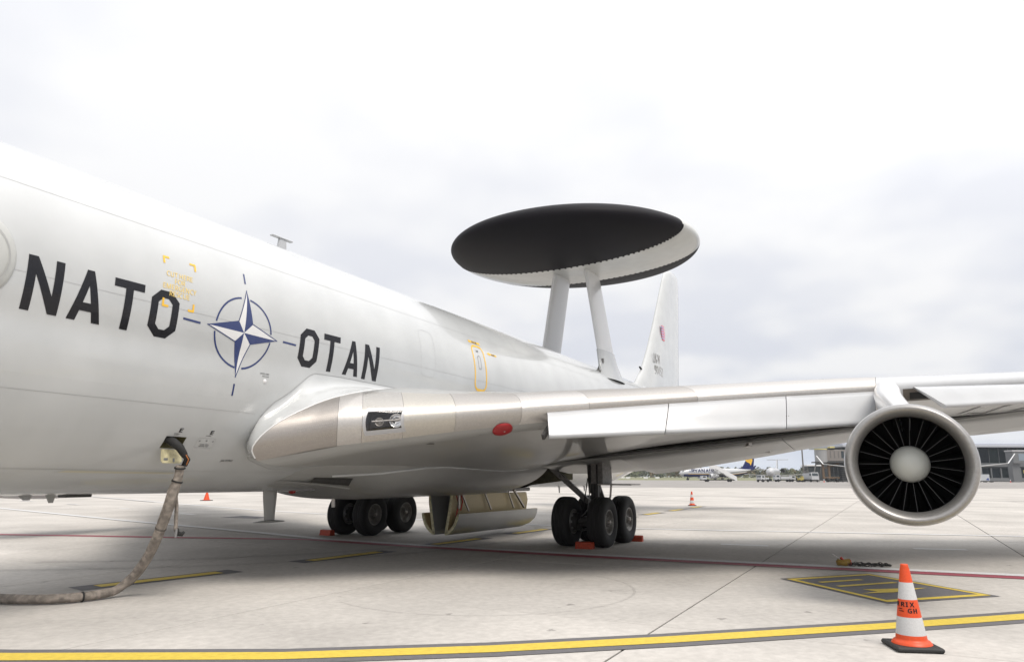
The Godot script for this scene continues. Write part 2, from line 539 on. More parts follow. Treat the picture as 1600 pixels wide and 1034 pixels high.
func ground():
	# concrete out to the taxiway, asphalt beyond it, then grass to the horizon
	var base := MB.new()
	base.quad(Vector3(-3000, -0.16, -4000), Vector3(-3000, -0.16, 4000), Vector3(5000, -0.16, 4000), Vector3(5000, -0.16, -4000))
	structure("ground", base.done(), M.grass, "flat grass beyond the airport pavement")
	var f := func(d0, d1, s0, s1): return [_xz(ahead(d0, s0)), _xz(ahead(d0, s1)), _xz(ahead(d1, s1)), _xz(ahead(d1, s0))]
	structure("taxiway", flat(f.call(-250.0, 330.0, -900.0, 900.0), -0.08), M.asphalt, "darker asphalt taxiway behind the apron")
	var ap := structure("apron", flat(f.call(-150.0, 108.0, -500.0, 500.0), -0.02), M.far_concrete, "pale concrete apron with joints between the slabs")
	part(ap, "joint_filler", flat([Vector2(-10.9, -29.6), Vector2(62.0, -29.6), Vector2(62.0, 26.0), Vector2(-10.9, 26.0)], -0.014), M.sealant)
	var sx := 4.79; var sz := 4.62
	var slab := MB.new()
	slab.box(Vector3(0, -0.009, 0), Vector3(sx - 0.014, 0.018, sz - 0.024), Basis.IDENTITY, 0.004)
	var sm := slab.done()
	for i in 15:
		for j in 12:
			var o := part(ap, "slab", sm, M.slab[rng.randi() % 4], Transform3D(Basis.IDENTITY, Vector3(8.12 + sx * (i - 3.5), 0, 7.49 + sz * (j - 7.5))))
			o.position.y = rng.randf_range(-0.0012, 0.0)

func _xz(v: Vector3) -> Vector2: return Vector2(v.x, v.z)

func markings():
	var yl := [Vector2(2.2, -1.2), Vector2(3.0, 0.7), Vector2(3.96, 2.7), Vector2(5.16, 4.85), Vector2(6.3, 6.4), Vector2(7.47, 7.75), Vector2(9.34, 9.75), Vector2(10.65, 11.08), Vector2(14.0, 14.4)]
	var y := 0.005
	var o := structure("guide_line", ribbon(yl, 0.56, y), M.line_dark, "long yellow guide line with dark borders across the foreground")
	part(o, "yellow_stripe", ribbon(yl, 0.27, y + 0.004), M.line_yellow)
	# broken yellow centre line under the aircraft
	for k in 9:
		var x0 := 6.95 + 3.93 * k
		var c := [Vector2(x0, -0.55 + 0.9 * (1 - exp(-k * 0.6))), Vector2(x0 + 1.92, -0.25 + 0.6 * (1 - exp(-k * 0.6)))]
		if k > 5: c[1] = c[1] + Vector2(0, 0.02)
		var m := structure("centre_line_dash", ribbon([c[0] - Vector2(0.3, 0.05), c[1] + Vector2(0.3, 0.05)], 0.46, y), M.line_dark)
		part(m, "yellow_stripe", ribbon(c, 0.26, y + 0.004), M.line_yellow)
	# white lines
	structure("white_line", ribbon([Vector2(40.0, -120.0), Vector2(20.11, -28.39), Vector2(17.0, -14.5), Vector2(15.36, -6.3), Vector2(14.65, -3.3), Vector2(14.45, 0.0), Vector2(14.45, 3.9), Vector2(14.62, 7.0), Vector2(14.98, 11.6), Vector2(15.6, 18.0)], 0.30, y + 0.008), M.line_white, "white line along the edge of the stand")
	structure("red_line", ribbon([Vector2(14.38, -3.4), Vector2(14.16, 0.0), Vector2(14.16, 3.9), Vector2(14.33, 7.0), Vector2(14.69, 11.6), Vector2(15.3, 18.0)], 0.40, y + 0.003), M.line_red, "red line beside the white line under the wing")
	structure("red_line", ribbon([Vector2(4.0, -32.0), Vector2(11.46, -11.74), Vector2(12.3, -9.4), Vector2(13.05, -7.1), Vector2(13.91, -4.8), Vector2(14.38, -3.4)], 0.36, y), M.line_red, "red line crossing the apron under the forward fuselage")
	structure("white_line", ribbon([Vector2(60.0, -110.0), Vector2(36.98, -51.4), Vector2(27.82, -25.0), Vector2(24.99, -16.6), Vector2(22.6, -5.0), Vector2(22.2, 0.0), Vector2(22.31, 2.66), Vector2(23.23, 6.37), Vector2(24.83, 12.89), Vector2(27.0, 20.0)], 0.26, y + 0.004), M.line_white, "farther white line on the apron behind the wheels")
	for d in [[18.31, 6.02, 18.40, 7.10], [19.37, 10.12, 19.64, 11.18], [26.52, -38.6, 26.3, -36.8], [24.99, -31.2, 24.8, -29.8], [22.99, -23.7, 22.85, -22.6], [21.27, -17.1, 20.95, -15.8], [18.6, 2.0, 18.45, 3.1]]:
		structure("white_dash", ribbon([Vector2(d[0], d[1]), Vector2(d[2], d[3])], 0.24, y), M.line_white)
	# ground power pit box
	var c4 := [Vector2(12.65, 8.2), Vector2(13.98, 9.35), Vector2(12.3, 10.95), Vector2(10.98, 9.67)]
	var ctr := Vector2.ZERO
	for p in c4: ctr += p * 0.25
	var inset := func(k): return c4.map(func(p): return ctr + (p - ctr) * k)
	var bx := structure("marked_box", flat(inset.call(1.06), y), M.line_dark, "dark painted box with a yellow outline near the orange cone")
	var rim := MB.new()
	var a4: Array = inset.call(0.985); var b4: Array = inset.call(0.875)
	for k in 4:
		var n := (k + 1) % 4
		rim.quad(_v3(a4[k], y + 0.004), _v3(b4[k], y + 0.004), _v3(b4[n], y + 0.004), _v3(a4[n], y + 0.004))
	part(bx, "yellow_outline", rim.done(), M.line_yellow)
	var ux: Vector2 = (c4[1] - c4[0]).normalized(); var uy: Vector2 = (c4[3] - c4[0]).normalized()
	var along := func(a, b): return c4[0] + ux * a + uy * b
	for q in [[0.30, 0.50, 1.15, 0.50], [0.30, 0.92, 1.45, 0.92]]:
		part(bx, "yellow_bar", ribbon([along.call(q[0], q[1]), along.call(q[2], q[3])], 0.10, y + 0.004), M.line_yellow)
	var bolt := []
	for q in [[0.16, 1.56], [0.52, 1.50], [0.45, 1.28], [1.5, 1.50], [0.72, 1.64], [0.78, 1.52]]:
		bolt.append(along.call(q[0], q[1]))
	part(bx, "lightning_mark", flat([bolt[0], bolt[1], bolt[2], bolt[3], bolt[4]], y + 0.004), M.line_yellow)
	var tm := mat(Color(0.05, 0.048, 0.045, 0.10), 0.9)
	tm.transparency = BaseMaterial3D.TRANSPARENCY_ALPHA
	var tk := 0
	for q in [[9.6, 4.4, 2.2, 0.3, 3.6, 0.04], [16.0, -9.0, 9.0, 0.2, 2.6, 0.3], [16.0, -9.0, 10.2, 0.2, 2.6, 0.3]]:
		var arc := []
		for k in 25:
			var a := lerpf(q[3], q[4], k / 24.0)
			arc.append(Vector2(q[0] + q[2] * cos(a), q[1] + q[2] * sin(a)))
		structure("tyre_mark", ribbon(arc, q[5], 0.0022 + 0.0003 * tk), tm)
		tk += 1
	structure("pit_cover", flat([Vector2(20.0, -13.2), Vector2(21.4, -13.5), Vector2(21.1, -11.7), Vector2(20.2, -11.5)], y), M.line_dark, "dark pit cover in the apron beyond the fuselage")

func _v3(p: Vector2, y: float) -> Vector3: return Vector3(p.x, y, p.y)

# ------------------------------------------------------------------ the surveillance aircraft
func aircraft():
	var ac := thing("surveillance_aircraft", "white four-engined radar aircraft carrying a black rotating dome on two struts", "airplane")
	fuselage(ac)
	dome(ac)
	tail(ac)
	wings(ac)
	engine(ac, 10.2, 10.085, 1.0)
	engine(ac, 10.2, -10.085, -1.0)
	main_gear(ac, 1.0)
	main_gear(ac, -1.0)
	keel_doors(ac)

func fuselage(ac: Node3D):
	var xs := []
	var x := -6.19
	for q in [0.0, 0.03, 0.1, 0.25, 0.5, 0.9, 1.5, 2.3, 3.2, 4.2]: xs.append(-6.19 + q)
	x = -1.5
	while x < 38.7:
		xs.append(x); x += 0.5
	for e in [6.33, 6.64, 15.4, 19.2]: xs.append(e)
	xs.sort()
	var an := []
	for k in 121: an.append(-180.0 + 3.0 * k)
	for e in [-53.5, -48.7, -86.0, -94.0, -33.0 + 0.0001, -147.0 + 0.0001]: an.append(e)
	an.sort()
	var rows := []
	for xx in xs:
		var row := []
		for a in an: row.append(fus(xx, a))
		rows.append(row)
	var open := func(i, j):
		var cx: float = (xs[i] + xs[i + 1]) * 0.5; var ca: float = (an[j] + an[j + 1]) * 0.5
		if cx > 6.33 and cx < 6.64 and ca > -53.5 and ca < -48.7: return true
		return cx > 15.4 and cx < 19.2 and (ca > -86 and ca < -33 or ca > -147 and ca < -94)
	var mb := MB.new()
	mb.smooth(true)
	mb.grid(rows, false, open)
	var fz := part(ac, "fuselage", mb.done(), M.paint)
	# hull end cap
	var cap := MB.new()
	cap.disc(Vector3(38.49, 4.9, 0), Vector3(1, 0, 0), 0.25)
	part(fz, "tail_cone", cap.done(), M.grey)
	# big lettering
	var hi := [4.0, -14.5]
	var N := func(x0, x1, t, b, w):
		return [[x0 + w, t, x0, b, x0 + w, b], [x0, t, x0 + w, t, x0 + w, b, x0, b], [x1 - w, t, x1, t, x1, b, x1 - w, b], [x0, t, x0 + w * 1.06, t, x1, b, x1 - w * 1.06, b]]
	var A := func(x0, x1, t, b, w):
		var m: float = (x0 + x1) * 0.5
		var q: float = 0.5 * w
		var out := [[x0, b, x0 + w, b, m + q * 0.85, t, m - q * 0.85, t], [x1 - w, b, x1, b, m + q * 0.85, t, m - q * 0.85, t]]
		var y0: float = lerpf(b, t, 0.2); var y1: float = lerpf(b, t, 0.36)
		out.append([x0 + (m - x0) * 0.22 + 0.02, y0, x1 - (m - x0) * 0.22 - 0.02, y0, x1 - (m - x0) * 0.38, y1, x0 + (m - x0) * 0.38, y1])
		return out
	var T := func(x0, x1, t, b, w):
		var m: float = (x0 + x1) * 0.5
		return [[x0, t, x1, t, x1, t - w / DEG, x0, t - w / DEG], [m - w * 0.5, t, m + w * 0.5, t, m + w * 0.5, b, m - w * 0.5, b]]
	var O := func(x0, x1, t, b, w):
		var c := 0.12; var cd := c / DEG; var wd: float = w / DEG
		var o := [x0 + c, t, x1 - c, t, x1, t - cd, x1, b + cd, x1 - c, b, x0 + c, b, x0, b + cd, x0, t - cd]
		var ci := 0.085; var cid := ci / DEG
		var n := [x0 + w + ci * 0.7, t - wd, x1 - w - ci * 0.7, t - wd, x1 - w, t - wd - cid * 0.7, x1 - w, b + wd + cid * 0.7, x1 - w - ci * 0.7, b + wd, x0 + w + ci * 0.7, b + wd, x0 + w, b + wd + cid * 0.7, x0 + w, t - wd - cid * 0.7]
		var out := []
		for k in 8:
			var l := (k + 1) % 8
			out.append([o[k * 2], o[k * 2 + 1], o[l * 2], o[l * 2 + 1], n[l * 2], n[l * 2 + 1], n[k * 2], n[k * 2 + 1]])
		return out
	var letters := [[N, 4.15, 4.54, 3.95, -14.4, 0.095], [A, 4.645, 5.035, 3.8, -14.5, 0.098], [T, 5.135, 5.53, 3.65, -14.6, 0.1], [O, 5.63, 6.03, 3.5, -14.8, 0.1],
		[O, 8.215, 8.635, 3.0, -15.4, 0.105], [T, 8.745, 9.14, 2.85, -15.45, 0.1], [A, 9.28, 9.67, 2.7, -15.4, 0.098], [N, 9.78, 10.19, 2.8, -15.8, 0.1]]
	var nm := ["letter_n", "letter_a", "letter_t", "letter_o", "letter_o", "letter_t", "letter_a", "letter_n"]
	for k in letters.size():
		var l: Array = letters[k]
		var lm := MB.new()
		var polys: Array = l[0].call(l[1], l[2], l[3], l[4], l[5])
		if l[0] == N: polys = polys.slice(1)
		# join so that overlapping strokes never lie in one plane
		var whole := [pv(polys[0])]
		var lay := 0
		for p in polys:
			paint(lm, pv(p), 0.003 + 0.0004 * lay)
			if l[0] != O: lay += 1
		part(fz, "painted_letter", lm.done(), M.letter)
	# compass star emblem
	var star := []
	var cx := 7.118; var ca := -5.9
	var tips := [Vector2(7.14, 13.3), Vector2(7.745, -6.33), Vector2(7.09, -24.7), Vector2(6.492, -5.6)]
	var inn := [Vector2(7.262, -1.45), Vector2(7.256, -10.45), Vector2(6.98, -10.3), Vector2(7.004, -1.2)]   # between tip k and k+1
	for k in 4:
		var t: Vector2 = tips[k]
		var r: Vector2 = inn[k]; var l: Vector2 = inn[(k + 3) % 4]
		var nv := MB.new(); var wh := MB.new(); var ed := MB.new(); var dash := MB.new(); var arc := MB.new()
		paint(nv, PackedVector2Array([Vector2(cx, ca), t, r]), 0.0035)
		paint(wh, PackedVector2Array([Vector2(cx, ca), l, t]), 0.0035)
		stroke(ed, [l, t], 0.014, 0.0045)   # thin navy outline along the white side
		part(fz, "emblem_navy_facet", nv.done(), M.navy)
		part(fz, "emblem_white_facet", wh.done(), M.star_white)
		part(fz, "emblem_outline", ed.done(), M.navy)
		var g: Array = [[8, 80], [100, 170], [188, 262], [278, 352]][k]
		stroke(arc, ring_pts(cx, ca, 0.50, g[0], g[1], 12), 0.026, 0.003)
		part(fz, "emblem_arc", arc.done(), M.navy)
		var e: Array = [[7.132, 21.3, 7.130, 16.8], [7.095, -27.6, 7.10, -31.5], [6.12, -5.6, 6.37, -5.9], [7.875, -6.0, 8.13, -6.2]][k]
		stroke(dash, [Vector2(e[0], e[1]), Vector2(e[2], e[3])], 0.028)
		part(fz, "emblem_dash", dash.done(), M.navy)
	# rescue marking
	var rm := MB.new()
	for q in [[5.80, 18.0, 1, -1], [6.27, 18.0, -1, -1], [5.79, -2.3, 1, 1], [6.24, -2.1, -1, 1]]:
		stroke(rm, [Vector2(q[0] + 0.07 * q[2], q[1]), Vector2(q[0], q[1])], 0.03, 0.0042)
		stroke(rm, [Vector2(q[0], q[1]), Vector2(q[0], q[1] + 2.6 * q[3])], 0.028, 0.0046)
	part(fz, "rescue_corner_mark", rm.done(), M.yellow)
	var ln := ["CUT HERE", "FOR", "EMERGENCY", "RESCUE"]
	for k in 4:
		words(fz, "rescue_lettering", ln[k], 0.066, M.rescue, on_skin(6.02, 10.9 - 2.65 * k, 0.004), 0.001, false, 0.98)
	# panel seams
	var sm := MB.new()
	for a in [[-2.3, 3.0, 22.0], [31.0, 3.0, 22.0], [-37.6, 3.0, 7.6], [-64.0, 3.0, 10.0]]:
		stroke(sm, [Vector2(a[1], a[0]), Vector2(a[2], a[0])], 0.0045, 0.0015)
	part(fz, "panel_seam", sm.done(), M.seam)
	# faded streak low on the belly
	var stn := MB.new()
	paint(stn, PackedVector2Array([Vector2(5.25, -65.6), Vector2(5.35, -64.5), Vector2(6.9, -64.9), Vector2(6.8, -65.9)]), 0.0012)
	part(fz, "belly_stain", stn.done(), mat(lin(0.47, 0.45, 0.36), 0.4, 0.0, 0.3))
	# doors
	var dr := MB.new()
	stroke(dr, rounded(11.50, 11.99, -7.2, 22.0, 0.14), 0.006, 0.002)
	part(fz, "escape_hatch_outline", dr.done(), M.faint)
	var yd := MB.new()
	stroke(yd, rounded(13.58, 14.08, -8.3, 22.8, 0.15), 0.045, 0.003)
	paint(yd, PackedVector2Array([Vector2(13.68, -9.3), Vector2(13.98, -9.3), Vector2(14.0, -7.6), Vector2(13.66, -7.6)]), 0.0036)
	paint(yd, PackedVector2Array([Vector2(13.55, 24.8), Vector2(14.05, 24.8), Vector2(14.05, 26.6), Vector2(13.55, 26.6)]), 0.0036)
	paint(yd, PackedVector2Array([Vector2(14.25, 19.6), Vector2(14.38, 21.0), Vector2(14.38, 20.3), Vector2(14.72, 20.3), Vector2(14.72, 18.9), Vector2(14.38, 18.9), Vector2(14.38, 18.2)]), 0.0036)
	var door := part(fz, "over_wing_exit", yd.done(), M.yellow)
	words(door, "exit_lettering", "RESCUE", 0.05, M.smalltext, on_skin(13.8, 25.6, 0.006), 0.001, true, 0.9)
	words(door, "exit_lettering", "EXIT", 0.045, M.smalltext, on_skin(13.8, 18.8, 0.006), 0.001, true, 0.8)
	words(door, "exit_lettering", "RESCUE", 0.035, M.smalltext, on_skin(14.55, 19.6, 0.006), 0.001, true, 0.9)
	var wn := MB.new()
	stroke(wn, rounded(13.76, 13.88, 6.0, 15.5, 0.05), 0.012, 0.004)
	part(door, "window_frame", wn.done(), M.steel)
	# hatch for ground power: recess, cream door, fittings
	var rc := MB.new()
	rc.smooth(false)
	var c0 := [fus(6.33, -48.7), fus(6.64, -48.7), fus(6.64, -53.5), fus(6.33, -53.5)]
	var inward := Vector3(0, 0.16, -0.17)
	for k in 4:
		var l := (k + 1) % 4
		rc.quad(c0[k], c0[l], c0[l] + inward, c0[k] + inward)
	rc.quad(c0[0] + inward, c0[1] + inward, c0[2] + inward, c0[3] + inward)
	var hatch := part(fz, "power_hatch", rc.done(), M.primer)
	var hd := MB.new()
	var hp := fus(6.49, -53.5)
	var t0 := Transform3D(Basis.IDENTITY.rotated(Vector3.RIGHT, -0.12), hp + Vector3(0, -0.105, 0.035))
	hd.prism(PackedVector2Array([Vector2(-0.155, 0.09), Vector2(0.155, 0.09), Vector2(0.155, -0.065), Vector2(0.13, -0.09), Vector2(-0.13, -0.09), Vector2(-0.155, -0.065)]), t0, 0.012)
	part(hatch, "hatch_door", hd.done(), M.cream_edge)
	var lb := MB.new()
	lb.box(t0 * Vector3(-0.09, -0.04, 0.014), Vector3(0.06, 0.03, 0.004), t0.basis)
	lb.box(t0 * Vector3(0.03, -0.05, 0.014), Vector3(0.025, 0.05, 0.004), t0.basis)
	part(hatch, "placard", lb.done(), M.steel)
	words(fz, "service_marking", "E", 0.062, M.letter, on_skin(6.50, -46.2, 0.004), 0.001, true, 1.5)
	words(fz, "service_marking", "E", 0.062, M.letter, on_skin(7.0, -46.3, 0.004), 0.001, true, 1.5)
	words(fz, "service_marking", "EXTERNAL", 0.014, M.smalltext, on_skin(6.46, -47.5, 0.004), 0.001)
	words(fz, "service_marking", "POWER", 0.014, M.smalltext, on_skin(6.46, -48.0, 0.004), 0.001)
	words(fz, "service_marking", "EXTERNAL", 0.014, M.smalltext, on_skin(6.97, -47.6, 0.004), 0.001)
	var pn := MB.new()
	stroke(pn, rounded(6.83, 7.13, -52.6, -48.6, 0.03), 0.005, 0.002)
	part(fz, "service_panel_outline", pn.done(), M.seam)
	words(fz, "service_marking", "CABIN PRESS", 0.018, M.smalltext, on_skin(6.98, -51.2, 0.004), 0.001)
	words(fz, "service_marking", "GROUND TEST", 0.018, M.smalltext, on_skin(6.98, -51.9, 0.004), 0.001)
	for d in [[6.87, -49.8], [7.09, -49.8], [6.98, -49.6]]:
		words(fz, "service_marking", "III", 0.02, M.smalltext, on_skin(d[0], d[1], 0.004), 0.001)
	words(fz, "service_marking", "STATIC PORT", 0.022, M.smalltext, on_skin(7.62, -21.6, 0.004), 0.001)
	words(fz, "service_marking", "KEEP CLEAN", 0.016, M.smalltext, on_skin(7.64, -22.6, 0.004), 0.001)
	words(fz, "service_marking", "JACKING", 0.04, M.smalltext, on_skin(7.55, -58.0, 0.004), 0.001)
	var st := MB.new()
	for k in 8:
		var z := fus(7.64, -24.4, 0.004)
	st.lathe([Vector2(0.0, 0.02), Vector2(0.02, 0.012), Vector2(0.035, 0.0)], _axis(on_skin(7.64, -24.6, 0.0)), 14)
	part(fz, "static_port", st.done(), M.star_white)
	# sensor blister ahead of the lettering
	var bl := MB.new()
	var rows2 := []
	for i in 9:
		var t := i / 8.0 * PI * 0.5
		var row := []
		for k in 41:
			var b := TAU * k / 40
			row.append(fus(3.58 + 0.455 * cos(t) * cos(b), 0.4 + 0.5 * cos(t) * sin(b) / DEG, 0.002 + 0.05 * sin(t)))
		rows2.append(row)
	bl.grid(rows2)
	part(fz, "sensor_blister", bl.done(), M.dome_white)
	var bp := MB.new()
	stroke(bp, ring_pts(3.58, 0.4, 0.37, 0, 360, 48), 0.008, 0.045)
	part(fz, "blister_edge", bp.done(), M.seam)
	# crown antennas
	for q in [[8.2, 0.21, 0.07], [11.23, 0.20, 0.06]]:
		var lm2 := MB.new()
		var rr := []
		for i in 9:
			var t := i / 8.0 * PI
			var row := []
			for k in 9:
				var b := PI * k / 8.0
				row.append(fus(q[0], 90) + Vector3(-cos(t) * q[1], -0.01 + sin(t) * sin(b) * q[2] * 1.5, sin(t) * cos(b) * 0.07))
			rr.append(row)
		lm2.grid(rr, true)
		part(ac, "crown_antenna", lm2.done(), M.grey)
	var tm := MB.new()
	var tc := fus(9.5, 90)
	tm.prism(pv([-0.12, -0.03, 0.12, -0.03, 0.09, 0.33, -0.07, 0.33]), Transform3D(Basis.IDENTITY, tc + Vector3(0, 0, -0.025)), 0.05)
	tm.box(tc + Vector3(-0.01, 0.345, 0), Vector3(0.52, 0.025, 0.09), Basis.IDENTITY, 0.008)
	part(ac, "mast_antenna", tm.done(), M.white)
	var dd := MB.new(); dd.lathe([Vector2(0.0, 0.07), Vector2(0.035, 0.05), Vector2(0.04, -0.02)], Transform3D(Basis.IDENTITY, fus(18.1, 90)), 10)
	part(ac, "crown_light", dd.done(), M.black)
	# belly antennas and drains
	for q in [[5.47, 0.10, 0.06, M.steel], [5.79, 0.07, 0.10, M.grey], [7.64, 0.07, 0.16, M.grey], [28.0, 0.1, 0.15, M.grey], [27.2, 0.1, 0.13, M.grey], [24.5, 0.06, 0.16, M.steel], [22.3, 0.05, 0.2, M.grey]]:
		var b := MB.new()
		b.prism(pv([-q[1], 0.02, q[1], 0.02, q[1] * 0.6, -q[2], -q[1] * 0.1, -q[2]]), Transform3D(Basis.IDENTITY, fus(q[0], -90) + Vector3(0, 0, -0.012)), 0.024)
		part(ac, "belly_antenna", b.done(), q[3])
	var sk := MB.new(); sk.box(fus(6.12, -90) + Vector3(0, -0.008, 0), Vector3(0.36, 0.05, 0.2), Basis.IDENTITY, 0.012)
	part(ac, "belly_antenna", sk.done(), M.gear_dark)
	# footed blade antenna
	var fb := MB.new()
	var rws := []
	for q in [[1.32, 0.165], [1.2, 0.16], [1.0, 0.135], [0.79, 0.115]]:
		var row := []
		for k in 21:
			var b := TAU * k / 20
			row.append(Vector3(9.63 + q[1] * cos(b) - (1.3 - q[0]) * -0.05, q[0], 0.035 * sin(b)))
		rws.append(row)
	fb.smooth(true); fb.grid(rws, true)
	var blade := part(ac, "blade_antenna", fb.done(), M.grey)
	var ft := MB.new()
	ft.lathe([Vector2(0.0, 0.03), Vector2(0.1, 0.03), Vector2(0.3, 0.008), Vector2(0.3, -0.004), Vector2(0.1, -0.016), Vector2(0.0, -0.016)], Transform3D(Basis.from_scale(Vector3(1.15, 1, 0.5)), Vector3(9.65, 0.79, 0)), 28)
	part(blade, "blade_foot", ft.done(), M.grey)
	var bc := MB.new(); bc.lathe([Vector2(0.0, -0.05), Vector2(0.06, -0.03), Vector2(0.075, 0.03)], Transform3D(Basis.IDENTITY, fus(10.17, -90)), 16)
	part(ac, "beacon_light", bc.done(), M.red)
	var dt := MB.new(); dt.tube([Vector3(11.18, 1.2, 0.1), Vector3(11.2, 0.99, 0.1)], 0.035, 12)
	part(ac, "drain_mast", dt.done(), M.alu_pale)

func _axis(t: Transform3D) -> Transform3D:   # local y becomes the outward z of t
	return Transform3D(Basis(t.basis.x, t.basis.z, -t.basis.y), t.origin)

func dome(ac: Node3D):
	var R := 4.57; var Bv := 0.915
	var t := Transform3D(Basis(Vector3(0, 0, 1), deg_to_rad(2.0)) * Basis(Vector3.UP, deg_to_rad(-2.2)), Vector3(23.845, 9.8115, 0))
	var face := func(u0: float, u1: float, n: int, off: float) -> ArrayMesh:
		var mb := MB.new()
		var rows := []
		for i in n + 1:
			var u := -cos(lerpf(acos(-u0), acos(-u1), float(i) / n))
			var s := sqrt(maxf(0.0, 1.0 - u * u))
			var row := []
			for k in 97:
				var b := TAU * k / 96
				row.append(t * Vector3(R * u, (Bv + off) * s * sin(b) * (1.0 + 0.06 * pow(cos(b), 2.0)), R * s * cos(b)))
			rows.append(row)
		mb.smooth(true); mb.grid(rows, false)
		return mb.done()
	var rd := part(ac, "rotodome", face.call(-0.227, 0.32, 12, 0.0), M.dome_white)
	part(rd, "radome_half", face.call(-1.0, -0.227, 28, 0.0), M.dome)
	part(rd, "radome_half", face.call(0.32, 1.0, 28, 0.0), M.dome)
	# scalloped fixing plates along both edges of the white band
	var sc := MB.new()
	for e in [-0.227, 0.32]:
		var s := sqrt(1.0 - e * e)
		for k in 60:
			var b := PI + PI * (k + 0.5) / 60.0
			var p := Vector3(R * e, Bv * s * sin(b) * (1.0 + 0.06 * pow(cos(b), 2.0)), R * s * cos(b))
			var nn := Vector3(p.x / R / R, p.y / Bv / Bv, p.z / R / R).normalized()
			var dirx := 1.0 if e < 0 else -1.0
			sc.lathe([Vector2(0.0, 0.010), Vector2(0.042, 0.008), Vector2(0.05, -0.01)], t * Transform3D(_frame(nn), p + nn * 0.0 + Vector3(0.03 * dirx, 0, 0)), 8)
	var fx := part(rd, "fixing_plates", sc.done(), M.dome)
	fx.set_meta("kind", "stuff")
	for sd in [1.0, -1.0]:
		var rows := []
		for q in [[5.2, 1.19, 23.28, 24.92, 0.15], [5.5, 1.15, 23.30, 24.90, 0.14], [8.85, 0.62, 23.36, 24.86, 0.12], [9.3, 0.55, 23.36, 24.86, 0.12]]:
			var row := []
			for k in 33:
				var b := TAU * k / 32
				var cx := 0.5 - 0.5 * cos(b)
				row.append(Vector3(lerpf(q[2], q[3], cx), q[0] + (cx - 0.5) * 0.0, sd * q[1] + sin(b) * q[4] * (1.15 - 0.55 * cx)))
			rows.append(row)
		var mb := MB.new()
		mb.smooth(true); mb.grid(rows, true)
		var sp := part(ac, "dome_strut", mb.done(), M.star_white)
		var ft := MB.new()
		var fr := []
		for q in [[4.9, 0.34, 1.32], [5.25, 0.16, 1.24], [5.55, 0.06, 1.165], [5.95, 0.006, 1.095]]:
			var row := []
			for k in 33:
				var b := TAU * k / 32
				row.append(Vector3(24.1 - cos(b) * (0.83 + q[1]), q[0], sd * (q[2] - 0.02) + sin(b) * (0.155 + q[1] * 0.25)))
			fr.append(row)
		ft.smooth(true); ft.grid(fr, true)
		part(sp, "strut_fillet", ft.done(), M.paint)
		var bd := MB.new(); bd.prism(pv([-0.22, -0.25, 0.12, -0.25, 0.14, 0.26, 0.05, 0.24, 0.02, 0.0]), Transform3D(Basis.IDENTITY, Vector3(23.24, 5.36, sd * 1.19 - 0.08)), 0.16)
		part(sp, "strut_boot", bd.done(), M.gear)

func _frame(n: Vector3) -> Basis:
	var x := n.cross(Vector3.UP if absf(n.y) < 0.9 else Vector3.RIGHT).normalized()
	return Basis(x, n, x.cross(n))

